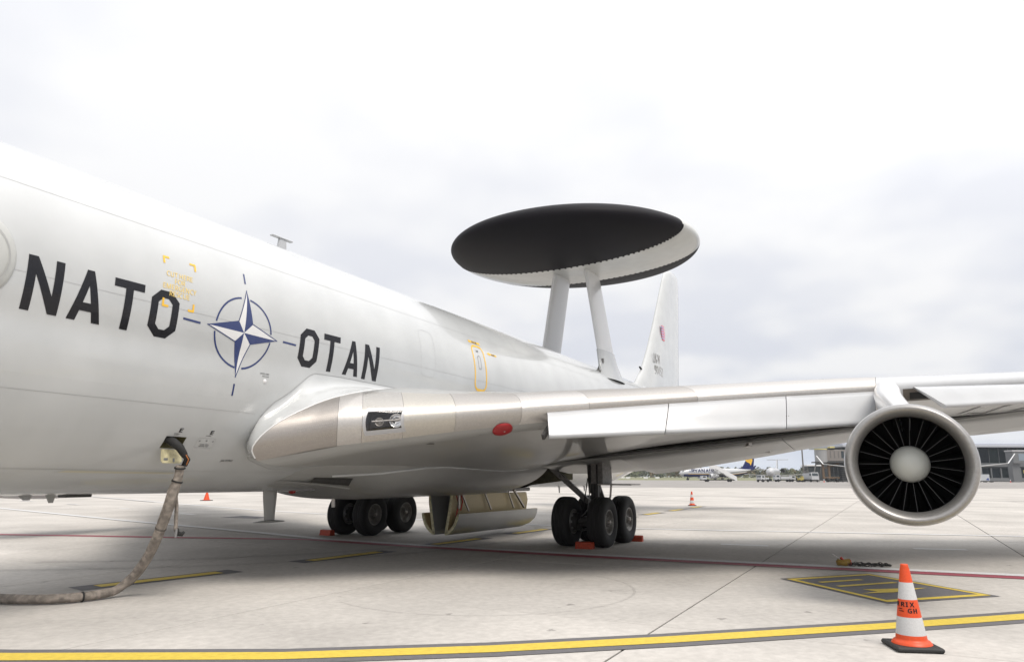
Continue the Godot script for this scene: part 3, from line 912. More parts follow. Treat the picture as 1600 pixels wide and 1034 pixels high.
func tail(ac: Node3D):
	var lev := [[5.0, 29.9, 38.0, 0.30], [5.62, 30.6, 38.05, 0.30], [5.95, 31.05, 38.15, 0.29], [6.44, 31.72, 38.22, 0.28], [7.54, 32.76, 38.4, 0.26], [8.8, 33.74, 38.55, 0.24], [10.28, 34.8, 38.78, 0.2], [11.52, 35.65, 38.95, 0.17], [12.1, 36.1, 39.0, 0.15], [12.4, 36.6, 38.95, 0.12], [12.5, 37.2, 38.8, 0.05]]
	var fin_rows := []
	var rud := []
	for q in lev:
		var row := []; var rr := []
		var c: float = q[2] - q[1]
		for k in 25:
			var v := -1.0 + 2.0 * k / 24
			var xx := v * v * 0.72
			row.append(Vector3(q[1] + c * xx, q[0], signf(v) * q[3] * 2.0 * (1.4845 * sqrt(xx) - 0.63 * xx - 1.758 * xx * xx + 1.4215 * xx * xx * xx - 0.5075 * pow(xx, 4))))
		for k in 13:
			var v := -1.0 + 2.0 * k / 12
			var xx := lerpf(0.724, 1.0, v * v) if true else 0.0
			xx = lerpf(0.724, 1.0, 1.0 - absf(v))
			rr.append(Vector3(q[1] + c * xx, q[0], signf(v) * q[3] * 2.0 * maxf(0.01, 1.4845 * sqrt(xx) - 0.63 * xx - 1.758 * xx * xx + 1.4215 * xx * xx * xx - 0.5075 * pow(xx, 4)) * 0.985))
		fin_rows.append(row); rud.append(rr)
	var mb := MB.new(); mb.smooth(true); mb.grid(fin_rows, true)
	var fin := part(ac, "tail_fin", mb.done(), M.paint)
	var rm := MB.new(); rm.smooth(true); rm.grid(rud, true)
	part(ac, "rudder", rm.done(), M.paint)
	var side := Transform3D(Basis(Vector3(1, 0, 0), Vector3(0, 1, 0), Vector3(0, 0, 1)), Vector3(33.55, 7.0, 0.275))
	words(fin, "tail_number", "LX-N", 0.42, M.tailtext, Transform3D(Basis.IDENTITY, Vector3(33.35, 7.1, 0.262)), 0.02, false, 0.85)
	words(fin, "tail_number", "90452", 0.42, M.tailtext, Transform3D(Basis.IDENTITY, Vector3(33.6, 6.55, 0.275)), 0.02, false, 0.85)
	var cr := MB.new()
	for k in 6:
		cr.box(Vector3(34.55 + 0.02 * k, 8.9 - 0.13 * k, 0.27 - 0.004 * k), Vector3(0.62 - 0.1 * absf(k - 2.5), 0.07, 0.04))
	part(fin, "lion_crest", cr.done(), mat(lin(0.62, 0.16, 0.20), 0.5))
	var cr2 := MB.new()
	for k in 5:
		cr2.box(Vector3(34.45 + 0.04 * k, 8.84 - 0.13 * k, 0.272 - 0.004 * k), Vector3(0.38, 0.05, 0.04))
	part(fin, "lion_crest", cr2.done(), mat(lin(0.35, 0.45, 0.68), 0.5))
	var pr := MB.new(); pr.tube([Vector3(31.9, 6.35, 0), Vector3(31.45, 6.48, 0)], 0.045, 8)
	part(fin, "probe", pr.done(), M.black)
	for sd in [1.0, -1.0]:
		var rows := []
		for q in [[0.3, 32.6, 37.6, 0.28, 4.75], [7.0, 36.7, 38.9, 0.1, 5.55]]:
			var row := []
			for k in 25:
				var v := -1.0 + 2.0 * k / 24
				var xx := v * v
				row.append(Vector3(lerpf(q[1], q[2], xx), q[4] + signf(v) * q[3] * 2.0 * (1.4845 * sqrt(xx) - 0.63 * xx - 1.758 * xx * xx + 1.4215 * pow(xx, 3) - 0.5375 * pow(xx, 4)), q[0] * sd))
			rows.append(row)
		var tp := MB.new(); tp.smooth(true); tp.grid(rows, sd < 0)
		part(ac, "tailplane", tp.done(), M.paint)

func wings(ac: Node3D):
	var SL := -0.13; var SU := 0.27      # bare metal leading edge between these
	for sd in [1.0, -1.0]:
		var mb := MB.new()
		var rows := []; var low := []
		var zs := [0.0, 2.7, 3.1, 3.5, 4.0, 4.5, 5.2, 6.0, 7.0, 8.0, 9.0, 9.9, 11.0, 12.1, 14.0, 17.0, 20.0, 22.2]
		for z in zs:
			var row := []; var lw := []
			for k in 25:
				var su := lerpf(SU, 0.93, k / 24.0)
				row.append(_m(wing(z if z > 0.0 else lerp_list(ZB, su), su), sd))
			for k in 25:
				var sl := lerpf(-0.862, SL, k / 24.0)
				lw.append(_m(wing(z if z > 0.0 else lerp_list(ZB, maxf(sl, -0.5)), sl), sd))
			rows.append(row); low.append(lw)
		mb.smooth(true); mb.grid(rows, sd < 0); mb.grid(low, sd < 0)
		mb.smooth(false)
		for i in zs.size() - 1:   # rear spar closes the cove
			mb.quad(low[i][0], low[i + 1][0], rows[i + 1][24], rows[i][24])
		var wg := part(ac, "wing", mb.done(), M.grey)
		if sd < 0:
			var nb := MB.new()
			var nr := []
			for z in zs:
				var row := []
				for k in 17: row.append(_m(wing(maxf(z, 1.8), lerpf(SL, SU, k / 16.0)), sd))
				nr.append(row)
			nb.smooth(true); nb.grid(nr, true)
			part(wg, "leading_edge_skin", nb.done(), M.alu_pale)
			continue
		# leading edge in separate skins
		var segs := [[0.0, 2.69, M.alu_dull], [2.693, 2.965, M.alu], [2.968, 3.44, M.alu], [3.443, 4.05, M.alu_warm], [4.053, 4.85, M.alu_pale], [4.853, 5.70, M.alu_pale], [5.703, 7.14, M.alu_dull], [7.143, 9.74, M.alu_pale]]
		segs[6][2] = M.alu_grey; segs[4][2] = M.alu_grey; segs[1][2] = M.alu_pale
		for k in segs.size():
			var q: Array = segs[k]
			var nb := MB.new()
			if k == 2:
				# hole for the landing lights
				var s0 := -0.055; var s1 := 0.072
				skin_patch(nb, q[0], q[1], 1, 1, SL, s0, 6, 6)
				skin_patch(nb, q[0], q[1], 1, 1, s1, SU, 6, 8)
				skin_patch(nb, q[0], 3.005, 1, 0, s0, s1, 2, 8)
				skin_patch(nb, 3.405, q[1], 0, 1, s0, s1, 2, 8)
			elif k == 0:
				var rr := []
				for i in 13:
					var row := []
					for j in 29:
						var ss := lerpf(SL, SU, j / 28.0)
						row.append(wing(lerpf(lerp_list(ZB, ss), maxf(lerp_list(ZB, ss) + 0.01, 2.69 - 5.2 * ss * ss), i / 12.0), ss))
					rr.append(row)
				nb.smooth(true); nb.grid(rr)
			else:
				skin_patch(nb, q[0], q[1], 1, 0 if q[1] > 9.0 else 1, SL, SU, 10, 22)
			var sk := part(wg, "leading_edge_skin", nb.done(), q[2])
			if k == 0: sk.set_meta("label", "grey riveted inner leading edge skin")
		var ol := MB.new()
		wing_patch(ol, 9.745, 22.2, SL, SU, 20, 16)
		part(wg, "leading_edge_skin", ol.done(), M.white)
		landing_lights(wg)
		# rivet rows on the innermost skin
		var rv := MB.new()
		for s in [0.045, 0.06, 0.075, 0.02, 0.005, 0.115, 0.125, -0.045, -0.055, 0.16]:
			var z: float = lerp_list(ZB, s) + 0.08 + 0.05 * rng.randf()
			while z < 2.655 - 5.2 * s * s:
				var p := wing(z, s, 0.001)
				var n := (wing(z, s, 0.01) - wing(z, s)).normalized()
				rv.lathe([Vector2(0, 0.0012), Vector2(0.0042, 0.0004)], Transform3D(_frame(n), p), 5)
				z += 0.022
		for zr in [2.655, 2.675, 2.71]:
			var s := -0.12
			while s < 0.2:
				var z2: float = zr - 5.2 * s * s
				var p := wing(z2, s, 0.001)
				var n := (wing(z2, s, 0.01) - wing(z2, s)).normalized()
				rv.lathe([Vector2(0, 0.0012), Vector2(0.004, 0.0004)], Transform3D(_frame(n), p), 5)
				s += 0.009
		var rvs := part(wg, "rivets", rv.done(), M.alu_pale)
		rvs.set_meta("kind", "stuff")
		# red blanking cover
		var rc := MB.new()
		var pc := wing(4.52, -0.165, 0.0)
		var nn := (wing(4.52, -0.165, 0.05) - pc).normalized()
		rc.lathe([Vector2(0.0, 0.035), Vector2(0.10, 0.03), Vector2(0.16, 0.012), Vector2(0.165, -0.02)], Transform3D(_frame(nn), pc), 28)
		var cov := part(wg, "red_blanking_cover", rc.done(), M.red)
		var sc := MB.new()
		for e in [-0.03, 0.03]: sc.lathe([Vector2(0.0, 0.008), Vector2(0.014, 0.0)], Transform3D(_frame(nn), pc + nn * 0.035 + Vector3(0, 0, e)), 8)
		part(cov, "cover_screw", sc.done(), M.alu_pale)
		# under-wing panel lines and vent
		var pl := MB.new()
		for z in [2.72, 3.2, 3.55, 4.3]:
			for k in 8:
				var a := wing(z, lerpf(-0.14, -0.36, k / 8.0), 0.0015); var b := wing(z, lerpf(-0.14, -0.36, (k + 1) / 8.0), 0.0015)
				var a2 := wing(z + 0.011, lerpf(-0.14, -0.36, k / 8.0), 0.0015); var b2 := wing(z + 0.011, lerpf(-0.14, -0.36, (k + 1) / 8.0), 0.0015)
				pl.quad(a, b, b2, a2)
		part(wg, "panel_seam", pl.done(), M.seam)
		var vt := MB.new()
		var vp := wing(3.5, -0.235, 0.004)
		vt.box(vp, Vector3(0.02, 0.012, 0.20), Basis.IDENTITY); vt.box(vp + Vector3(0.03, 0.004, 0.0), Vector3(0.06, 0.012, 0.022), Basis.IDENTITY)
		part(wg, "vent", vt.done(), M.gear_dark)
		for q in [[3.0, -0.27], [4.2, -0.2], [3.9, -0.3]]:
			var dc := MB.new()
			dc.lathe([Vector2(0.0, 0.004), Vector2(0.018, 0.002)], Transform3D(_frame(Vector3(0, -1, 0)), wing(q[0], q[1], 0.002)), 10)
			part(wg, "drain_hole", dc.done(), M.gear_dark)
		# dark registration strokes painted under the outer wing
		for q in [[18.85, 11.30, 17.62, 11.68], [18.86, 11.36, 19.42, 11.83], [19.40, 11.86, 18.30, 12.16], [19.9, 12.33, 19.5, 12.58], [20.0, 12.45, 18.9, 12.9]]:
			var um := MB.new()
			var rw := []
			for k in 9:
				var x := lerpf(q[0], q[2], k / 8.0); var z := lerpf(q[1], q[3], k / 8.0)
				var n := Vector2(-(q[3] - q[1]), q[2] - q[0]).normalized() * 0.075
				var row := []
				for e in [-1.0, 1.0]:
					var xx: float = x + n.x * e; var zz: float = z + n.y * e
					var p := wing(zz, -sqrt((xx - xle(zz)) / wchord(zz)))
					row.append(p + Vector3(0, -0.006 - 0.0004 * q[1], 0))
				rw.append(row)
			um.grid(rw)
			part(wg, "painted_stroke", um.done(), M.letter)
		krueger(wg)
		flaps(wg)
	# fillet where the leading edge meets the fuselage
	for sd in [1.0, -1.0]:
		var fr := []
		var lip := []
		for i in 51:
			var s := lerpf(-0.5, 0.72, i / 50.0)
			var zb := lerp_list(ZB, s)
			var pb := wing(zb, s)
			var pf := fus(lerp_list(FX, s), lerp_list(FA, s), 0.003)
			var yy := pb.y - (YF + BP * pb.x)
			var zf := sqrt(maxf(0.2, 3.24 - pow(yy + 0.65, 2.0)))
			var pc := wing(minf(zf, zb - 0.05), s)
			if s > 0.2: pc = pc.lerp(Vector3(pf.x, pb.y, pf.z), 0.4)
			var am := rad_to_deg(atan2(lerpf(pf.y, pb.y, 0.45) - (YF + BP * pf.x), 1.5))
			var hug := fus(lerpf(pf.x, pb.x, 0.45), am, 0.03)
			pc = hug.lerp(pc, smoothstep(0.12, 0.32, s))
			if s > -0.13: lip.append(_m(pb, sd))
			var row := []
			for k in 11:
				var t := k / 10.0
				row.append(_m(pb * (1 - t) * (1 - t) + pc * 2.0 * t * (1 - t) + pf * t * t, sd))
			fr.append(row)
		var fl := MB.new()
		fl.smooth(true); fl.grid(fr, sd > 0)
		var fp := part(ac, "wing_root_fillet", fl.done(), M.paint)
		var lt := MB.new(); lt.tube(lip, 0.011, 8)
		part(fp, "fillet_edge_strip", lt.done(), M.star_white)
		if sd > 0:
			var se := MB.new()
			var eg := []
			for row in fr: eg.append(row[10] + Vector3(0, 0, 0.003))
			se.tube(eg.slice(8), 0.0035, 5)
			part(fp, "panel_seam", se.done(), M.seam)
	body_fairing(ac)

func _m(p: Vector3, sd: float) -> Vector3: return Vector3(p.x, p.y, p.z * sd)

func skin_patch(mb: MB, z0: float, z1: float, h0: float, h1: float, s0: float, s1: float, nz: int, ns: int, off := 0.0):   # ends cut square to the leading edge by h0 and h1
	var rows := []
	for i in nz + 1:
		var row := []
		for j in ns + 1:
			var s := lerpf(s0, s1, float(j) / ns)
			var b := 5.2 * s * s
			row.append(wing(lerpf(z0 - h0 * b, z1 - h1 * b, float(i) / nz), s, off))
		rows.append(row)
	mb.smooth(true)
	mb.grid(rows)

func landing_lights(wg: Node3D):
	var z0 := 3.005; var z1 := 3.405; var s0 := -0.055; var s1 := 0.072
	var bx := MB.new()
	bx.smooth(false)
	var inn := Vector3(0.24, 0.0, -0.1)
	var n := 8
	for k in n:
		var a := lerpf(s0, s1, float(k) / n); var b := lerpf(s0, s1, float(k + 1) / n)
		bx.quad(wing(z0, a), wing(z0, b), wing(z0, b) + inn, wing(z0, a) + inn)
		bx.quad(wing(z1, b), wing(z1, a), wing(z1, a) + inn, wing(z1, b) + inn)
		bx.quad(wing(z0, a) + inn, wing(z0, b) + inn, wing(z1, b) + inn, wing(z1, a) + inn)
	bx.quad(wing(z0, s1), wing(z1, s1), wing(z1, s1) + inn, wing(z0, s1) + inn)
	bx.quad(wing(z1, s0), wing(z0, s0), wing(z0, s0) + inn, wing(z1, s0) + inn)
	part(wg, "light_recess", bx.done(), mat(lin(0.05, 0.05, 0.06), 0.4, 0.2))
	for q in [[3.13, 0.06, M.alu_pale], [3.33, 0.10, M.chrome]]:
		var c := wing(q[0], 0.002) + Vector3(0.13, 0.0, -0.05)
		var dir := Vector3(-0.86, 0.05, 0.5).normalized()
		var lm := MB.new()
		lm.lathe([Vector2(0.0, -0.07), Vector2(q[1] * 0.4, -0.06), Vector2(q[1] * 0.75, -0.035), Vector2(q[1], 0.02), Vector2(q[1] * 1.08, 0.02), Vector2(q[1] * 1.0, -0.03)], Transform3D(_frame(dir), c), 24)
		var lamp := part(wg, "landing_light", lm.done(), q[2])
	var rod := MB.new(); rod.tube([wing(3.0, 0.01) + Vector3(0.15, 0, 0), wing(3.41, 0.01) + Vector3(0.15, 0, 0)], 0.012, 8)
	part(wg, "light_bracket", rod.done(), M.alu_pale)
	var fr := MB.new()
	# raised retaining frame round the glass
	var w := 0.035
	wing_patch(fr, z0 - w, z0, s0 - 0.03, s1 + 0.03, 1, 10, 0.004)
	wing_patch(fr, z1, z1 + w, s0 - 0.03, s1 + 0.03, 1, 10, 0.004)
	wing_patch(fr, z0, z1, s1, s1 + 0.03, 6, 3, 0.004)
	wing_patch(fr, z0, z1, s0 - 0.03, s0, 6, 3, 0.004)
	part(wg, "light_frame", fr.done(), M.frame)
	var gl := MB.new()
	wing_patch(gl, z0, z1, s0, s1, 6, 8, 0.001)
	part(wg, "light_lens", gl.done(), M.glass)

func krueger(wg: Node3D):
	# each flap: top edge under the nose, hanging forward and down, with a rounded bullnose
	var flap := func(z0: float, z1: float, x0t: float, x1t: float, y0t: float, y1t: float, y0b: float, y1b: float, zb0: float, zb1: float) -> ArrayMesh:
		var mb := MB.new()
		var rows := []
		var n := 12
		for i in n + 1:
			var t := float(i) / n
			var top := Vector3(lerpf(x0t, x1t, t), lerpf(y0t, y1t, t), lerpf(z0, z1, t))
			var bot := Vector3(lerpf(x0t, x1t, t) - 0.30 - 0.81 * (lerpf(z0, z1, t) - lerpf(zb0, zb1, t)) , lerpf(y0b, y1b, t), lerpf(zb0, zb1, t))
			var dn := (bot - top)
			var nrm := dn.cross(Vector3(0.81, 0.11, 1.0)).normalized()
			if nrm.x > 0: nrm = -nrm
			var row := []
			for q in [[0.0, -0.03], [0.0, 0.0], [0.15, 0.012], [0.35, 0.02], [0.55, 0.022], [0.75, 0.02], [0.86, 0.024], [0.93, 0.026], [0.97, 0.018], [0.995, 0.0], [1.0, -0.02], [0.99, -0.045], [0.95, -0.06], [0.9, -0.06], [0.85, -0.04], [0.5, -0.035], [0.0, -0.03]]:
				row.append(top + dn * q[0] + nrm * q[1])
			rows.append(row)
		mb.smooth(true); mb.grid(rows, true)
		mb.smooth(false)
		for e in [0, n]:
			var r: Array = rows[e]
			for k in range(1, 8):
				mb.quad(r[k], r[k + 1], r[15 - k], r[16 - k])
		return mb.done()
	var top := func(t: float) -> Array:   # along the inboard flap line
		return [lerpf(5.17, 9.70, t), lerpf(10.24, 13.92, t), lerpf(2.57, 3.05, t) + 0.02 * sin(PI * t)]
	for q in [[0.0, 0.347], [0.3495, 0.709], [0.7115, 1.0]]:
		var a: Array = top.call(q[0]); var b: Array = top.call(q[1])
		var yb := func(t: float) -> float: return 2.165 + (0.27 * t if t < 0.7 else 0.189 + 0.12 * (t - 0.7) / 0.3)
		part(wg, "krueger_flap", flap.call(a[0], b[0], a[1], b[1], a[2], b[2], yb.call(q[0]), yb.call(q[1]), a[0] + (0.12 if q[0] == 0.0 else 0.0), b[0]), M.white)
	part(wg, "krueger_flap", flap.call(10.32, 12.3, 14.22, 15.85, 3.13, 3.26, 2.77, 2.93, 10.78, 12.52), M.white)
	part(wg, "krueger_flap", flap.call(12.31, 15.5, 15.86, 18.45, 3.262, 3.55, 2.932, 3.25, 12.53, 15.6), M.white)
	for z in [5.12, 6.72, 8.36]:
		var br := MB.new()
		var p := wing(z, -0.1)
		br.beam(p + Vector3(0.25, -0.02, 0.0), p + Vector3(-0.22, -0.30, 0.05), 0.05, 0.09)
		part(wg, "flap_hinge", br.done(), M.gear_dark)
	# dark slot behind the flaps
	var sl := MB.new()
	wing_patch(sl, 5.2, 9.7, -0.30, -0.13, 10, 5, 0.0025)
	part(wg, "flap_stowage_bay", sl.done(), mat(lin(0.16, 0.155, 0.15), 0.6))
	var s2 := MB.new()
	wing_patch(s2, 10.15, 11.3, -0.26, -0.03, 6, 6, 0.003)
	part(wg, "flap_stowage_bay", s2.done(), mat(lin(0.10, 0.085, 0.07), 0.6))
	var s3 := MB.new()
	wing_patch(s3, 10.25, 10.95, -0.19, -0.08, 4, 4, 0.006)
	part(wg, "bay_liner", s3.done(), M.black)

const COVE := [[2.0, 15.7, 1.86], [3.95, 16.23, 2.05], [5.17, 16.8, 2.20], [5.98, 17.18, 2.27], [7.33, 17.82, 2.47], [9.08, 18.64, 2.71], [11.34, 19.7, 2.93], [12.67, 20.33, 3.12], [16.0, 21.9, 3.45]]
func flaps(wg: Node3D):
	var seg := func(pts: Array) -> ArrayMesh:   # rows of [z, cove x, cove y, tip x, tip y]
		var mb := MB.new()
		var rows := []
		for q in pts:
			var a := Vector3(q[1] + 0.10, q[2] - 0.055, q[0]); var b := Vector3(q[3], q[4], q[0] + 0.12)
			var d := b - a
			var n := d.cross(Vector3(0.45, 0.12, 1)).normalized()
			if n.y < 0: n = -n
			var row := []
			for w in [[1.0, 0.0], [0.75, -0.0], [0.5, 0.0], [0.25, 0.0], [0.08, 0.0], [0.0, 0.03], [-0.03, 0.09], [0.0, 0.16], [0.08, 0.2], [0.3, 0.2], [0.6, 0.12], [1.0, 0.02], [1.0, 0.0]]:
				row.append(a + d * w[0] + n * w[1])
			rows.append(row)
		mb.smooth(true); mb.grid(rows, false)
		mb.smooth(false)
		for e in [0, rows.size() - 1]:
			var r: Array = rows[e]
			for k in range(0, 5): mb.quad(r[k], r[k + 1], r[10 - k], r[11 - k])
		return mb.done()
	part(wg, "trailing_edge_flap", seg.call([[2.35, 15.8, 1.88, 17.4, 1.66], [2.95, 15.95, 1.94, 17.58, 1.66], [3.4, 16.08, 1.99, 17.75, 1.68], [4.15, 16.34, 2.075, 18.0, 1.74]]), M.grey)
	part(wg, "trailing_edge_flap", seg.call([[4.162, 16.34, 2.075, 18.0, 1.735], [4.45, 16.46, 2.105, 18.08, 1.655], [4.9, 16.68, 2.16, 18.23, 1.715], [5.65, 17.02, 2.235, 18.62, 1.855], [7.0, 17.66, 2.42, 19.2, 2.105], [7.62, 17.95, 2.50, 19.5, 2.23]]), M.grey)
	part(wg, "trailing_edge_flap", seg.call([[7.632, 17.95, 2.505, 19.5, 2.235], [8.95, 18.58, 2.69, 20.11, 2.47], [10.2, 19.17, 2.82, 20.67, 2.55]]), M.grey)
	part(wg, "trailing_edge_flap", seg.call([[10.22, 19.17, 2.82, 20.67, 2.55], [11.6, 19.83, 2.96, 21.33, 2.62], [12.8, 20.4, 3.13, 21.84, 2.75], [16.0, 21.9, 3.45, 23.3, 3.05]]), M.grey)
	# dark cove between wing and flap
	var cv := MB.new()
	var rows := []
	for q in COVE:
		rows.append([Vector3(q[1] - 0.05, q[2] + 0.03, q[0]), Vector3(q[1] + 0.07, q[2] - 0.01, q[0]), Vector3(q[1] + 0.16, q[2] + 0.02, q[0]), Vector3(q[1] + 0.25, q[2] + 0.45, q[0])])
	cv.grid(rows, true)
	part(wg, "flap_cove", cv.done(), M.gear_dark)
	# flap track fairing
	var tf := MB.new()
	tf.beam(Vector3(18.3, 2.30, 6.35), Vector3(17.75, 2.34, 6.95), 0.10, 0.09)
	tf.beam(Vector3(18.3, 2.22, 6.35), Vector3(18.9, 2.2, 7.2), 0.05, 0.06)
	part(wg, "flap_track_fairing", tf.done(), M.alu_pale)

func fair(x: float, t: float) -> Vector3:   # t from 0 at the keel to 1 up under the wing
	var g := smoothstep(8.6, 11.6, x)
	var zm := lerpf(0.85, 2.35, smoothstep(8.0, 12.0, x))
	var yb := lerpf(1.36, 1.135, smoothstep(10.2, 11.3, x))
	var yj := 2.05
	var a := t * PI * 0.5
	var p := Vector3(x, yj - (yj - yb) * pow(cos(a), 0.8), zm * pow(sin(a), 0.72))
	return p

func body_fairing(ac: Node3D):
	for sd in [1.0, -1.0]:
		var rows := []
		for i in 41:
			var x := lerpf(7.8, 15.95, i / 40.0)
			var row := []
			for k in 25:
				var t := k / 24.0
				var p := fair(x, t)
				if x > 15.2: p.x = 15.2 + (x - 15.2) * (0.25 + 1.6 * t)
				row.append(_m(p, sd))
			rows.append(row)
		var mb := MB.new(); mb.smooth(true); mb.grid(rows, sd < 0)
		var bf := part(ac, "body_fairing", mb.done(), M.grey)
		if sd < 0: continue
		# air scoop: a lip curling away from the skin over a dark opening
		# rounded sealing strip where the fairing meets the wing
		var sl := []
		for i in 29:
			var x := lerpf(9.8, 15.3, i / 28.0)
			var best := Vector3.ZERO
			for k in range(20, 100):
				var p := fair(x, k / 100.0)
				var q := (x - xle(p.z)) / wchord(p.z)
				if q > 0.001 and wing(p.z, -sqrt(q)).y <= p.y:
					best = p
					break
			if best != Vector3.ZERO: sl.append(best)
		if sl.size() > 3:
			var ss := MB.new(); ss.tube(sl, 0.026, 10)
			part(bf, "sealing_strip", ss.done(), M.paint)
		var sc := MB.new(); var dk := MB.new()
		var r2 := []; var r3 := []
		for i in 13:
			var u := i / 12.0
			var row := []; var rd := []
			var x := lerpf(8.85, 10.2, u)
			for k in 9:
				var v := k / 8.0
				var p := fair(x, lerpf(0.57 - 0.03 * u, 0.45 - 0.07 * u, v))
				var n := Vector3(0, -0.75, 0.65).normalized()
				row.append(p + n * (0.16 * pow(u, 1.5) * smoothstep(0.0, 0.75, v) * (1.0 - 0.35 * smoothstep(0.8, 1.0, v)) + 0.002))
				rd.append(p + n * (0.012 + 0.09 * pow(u, 1.5) * smoothstep(0.0, 0.75, v)))
			r2.append(row)
			if i > 5: r3.append(rd.slice(0, 6))
		sc.smooth(true); sc.grid(r2.map(func(r): return r.slice(5)), true)
		dk.smooth(true); dk.grid(r3, true)
		var scoop := part(bf, "air_scoop", sc.done(), M.grey)
		part(scoop, "scoop_opening", dk.done(), M.gear_dark)

func engine(ac: Node3D, x: float, z: float, sd: float):
	var t := Transform3D(Basis(Vector3(0, 1, 0), Vector3(1, 0, 0), Vector3(0, 0, -1)), Vector3(x, 1.762, z))
	var mb := MB.new()
	mb.lathe([Vector2(0.742, 0.2), Vector2(0.765, 0.4), Vector2(0.79, 0.8), Vector2(0.80, 1.3), Vector2(0.78, 1.9), Vector2(0.74, 2.4), Vector2(0.70, 2.7), Vector2(0.66, 2.7), Vector2(0.60, 2.6)], t, 64)
	mb.lathe([Vector2(0.58, 2.4), Vector2(0.55, 3.2), Vector2(0.48, 4.0), Vector2(0.42, 4.5), Vector2(0.38, 4.5), Vector2(0.0, 4.3)], t, 40)
	var nac := part(ac, "engine_nacelle", mb.done(), M.white)
	var lp := MB.new()
	lp.lathe([Vector2(0.595, 0.34), Vector2(0.593, 0.27), Vector2(0.598, 0.19), Vector2(0.612, 0.11), Vector2(0.632, 0.05), Vector2(0.66, 0.01), Vector2(0.682, 0.0), Vector2(0.702, 0.012), Vector2(0.718, 0.04), Vector2(0.73, 0.09), Vector2(0.738, 0.15), Vector2(0.742, 0.2)], t, 96)
	part(nac, "inlet_lip", lp.done(), M.lip)
	var du := MB.new()
	du.lathe([Vector2(0.596, 0.34), Vector2(0.60, 0.5), Vector2(0.61, 0.9), Vector2(0.0, 0.9)], t, 64)
	var dm := mat(lin(0.008), 0.5); dm.metallic_specular = 0.25
	part(nac, "inlet_duct", du.done(), dm)
	if sd < 0: return
	var sp := MB.new()
	var pr := []
	for k in 13:
		var a := PI * 0.5 * k / 12
		pr.append(Vector2(0.232 * sin(a), 0.52 - 0.21 * cos(a)))
	pr.append(Vector2(0.232, 0.72))
	sp.lathe(pr, t, 40)
	part(nac, "spinner", sp.done(), M.spinner)
	var vm := MB.new()
	vm.prism(pv([0.20, 0.50, 0.605, 0.48, 0.605, 0.53, 0.20, 0.54]), Transform3D(Basis.IDENTITY, Vector3(0, 0, -0.003)), 0.006)
	var vmesh := vm.done()
	for k in 23:
		part(nac, "guide_vane", vmesh, M.vane, t * Transform3D(Basis(Vector3.UP, TAU * (k + 0.3) / 23.0), Vector3.ZERO))
	var fb := MB.new()
	for k in 32:
		var b := Basis(Vector3.UP, TAU * k / 32.0)
		var tt := t * Transform3D(b, Vector3.ZERO)
		fb.smooth(false)
		fb.quad(tt * Vector3(0.2, 0.66, -0.02), tt * Vector3(0.6, 0.66, -0.05), tt * Vector3(0.6, 0.74, 0.05), tt * Vector3(0.2, 0.74, 0.03))
	var fm := mat(lin(0.005), 0.6); fm.metallic_specular = 0.15
	part(nac, "fan_blades", fb.done(), fm)
	# pylon
	var py := MB.new()
	var rows := []
	for q in [[2.2, 10.95, 0.20], [2.42, 11.0, 0.215], [2.56, 11.2, 0.22], [2.72, 11.55, 0.215], [2.86, 11.95, 0.20], [3.0, 12.5, 0.19], [3.12, 13.1, 0.15], [3.22, 13.75, 0.11], [3.30, 14.4, 0.08], [3.34, 14.9, 0.07], [3.36, 15.3, 0.01]]:
		var row := []
		for k in 25:
			var b := TAU * k / 24
			var cx := 0.5 - 0.5 * cos(b)
			var hw: float = q[2] * minf(1.0, sqrt(maxf(0.0, 1.0 - pow(1.0 - minf(cx / 0.26, 1.0), 2.0))))
			row.append(Vector3(lerpf(q[1], 15.6, cx), q[0], z - 0.18 + (0.2 if true else 0.0) * smoothstep(2.9, 2.3, q[0]) + signf(sin(b)) * hw))
		rows.append(row)
	py.smooth(true); py.grid(rows, true)
	var pyl := part(ac, "engine_pylon", py.done(), M.star_white)
	var ps := MB.new()
	ps.tube([Vector3(11.02, 2.50, z - 0.12), Vector3(10.95, 2.53, z), Vector3(11.02, 2.52, z + 0.12)], 0.03, 8)
	part(pyl, "pylon_seal", ps.done(), M.gear_dark)

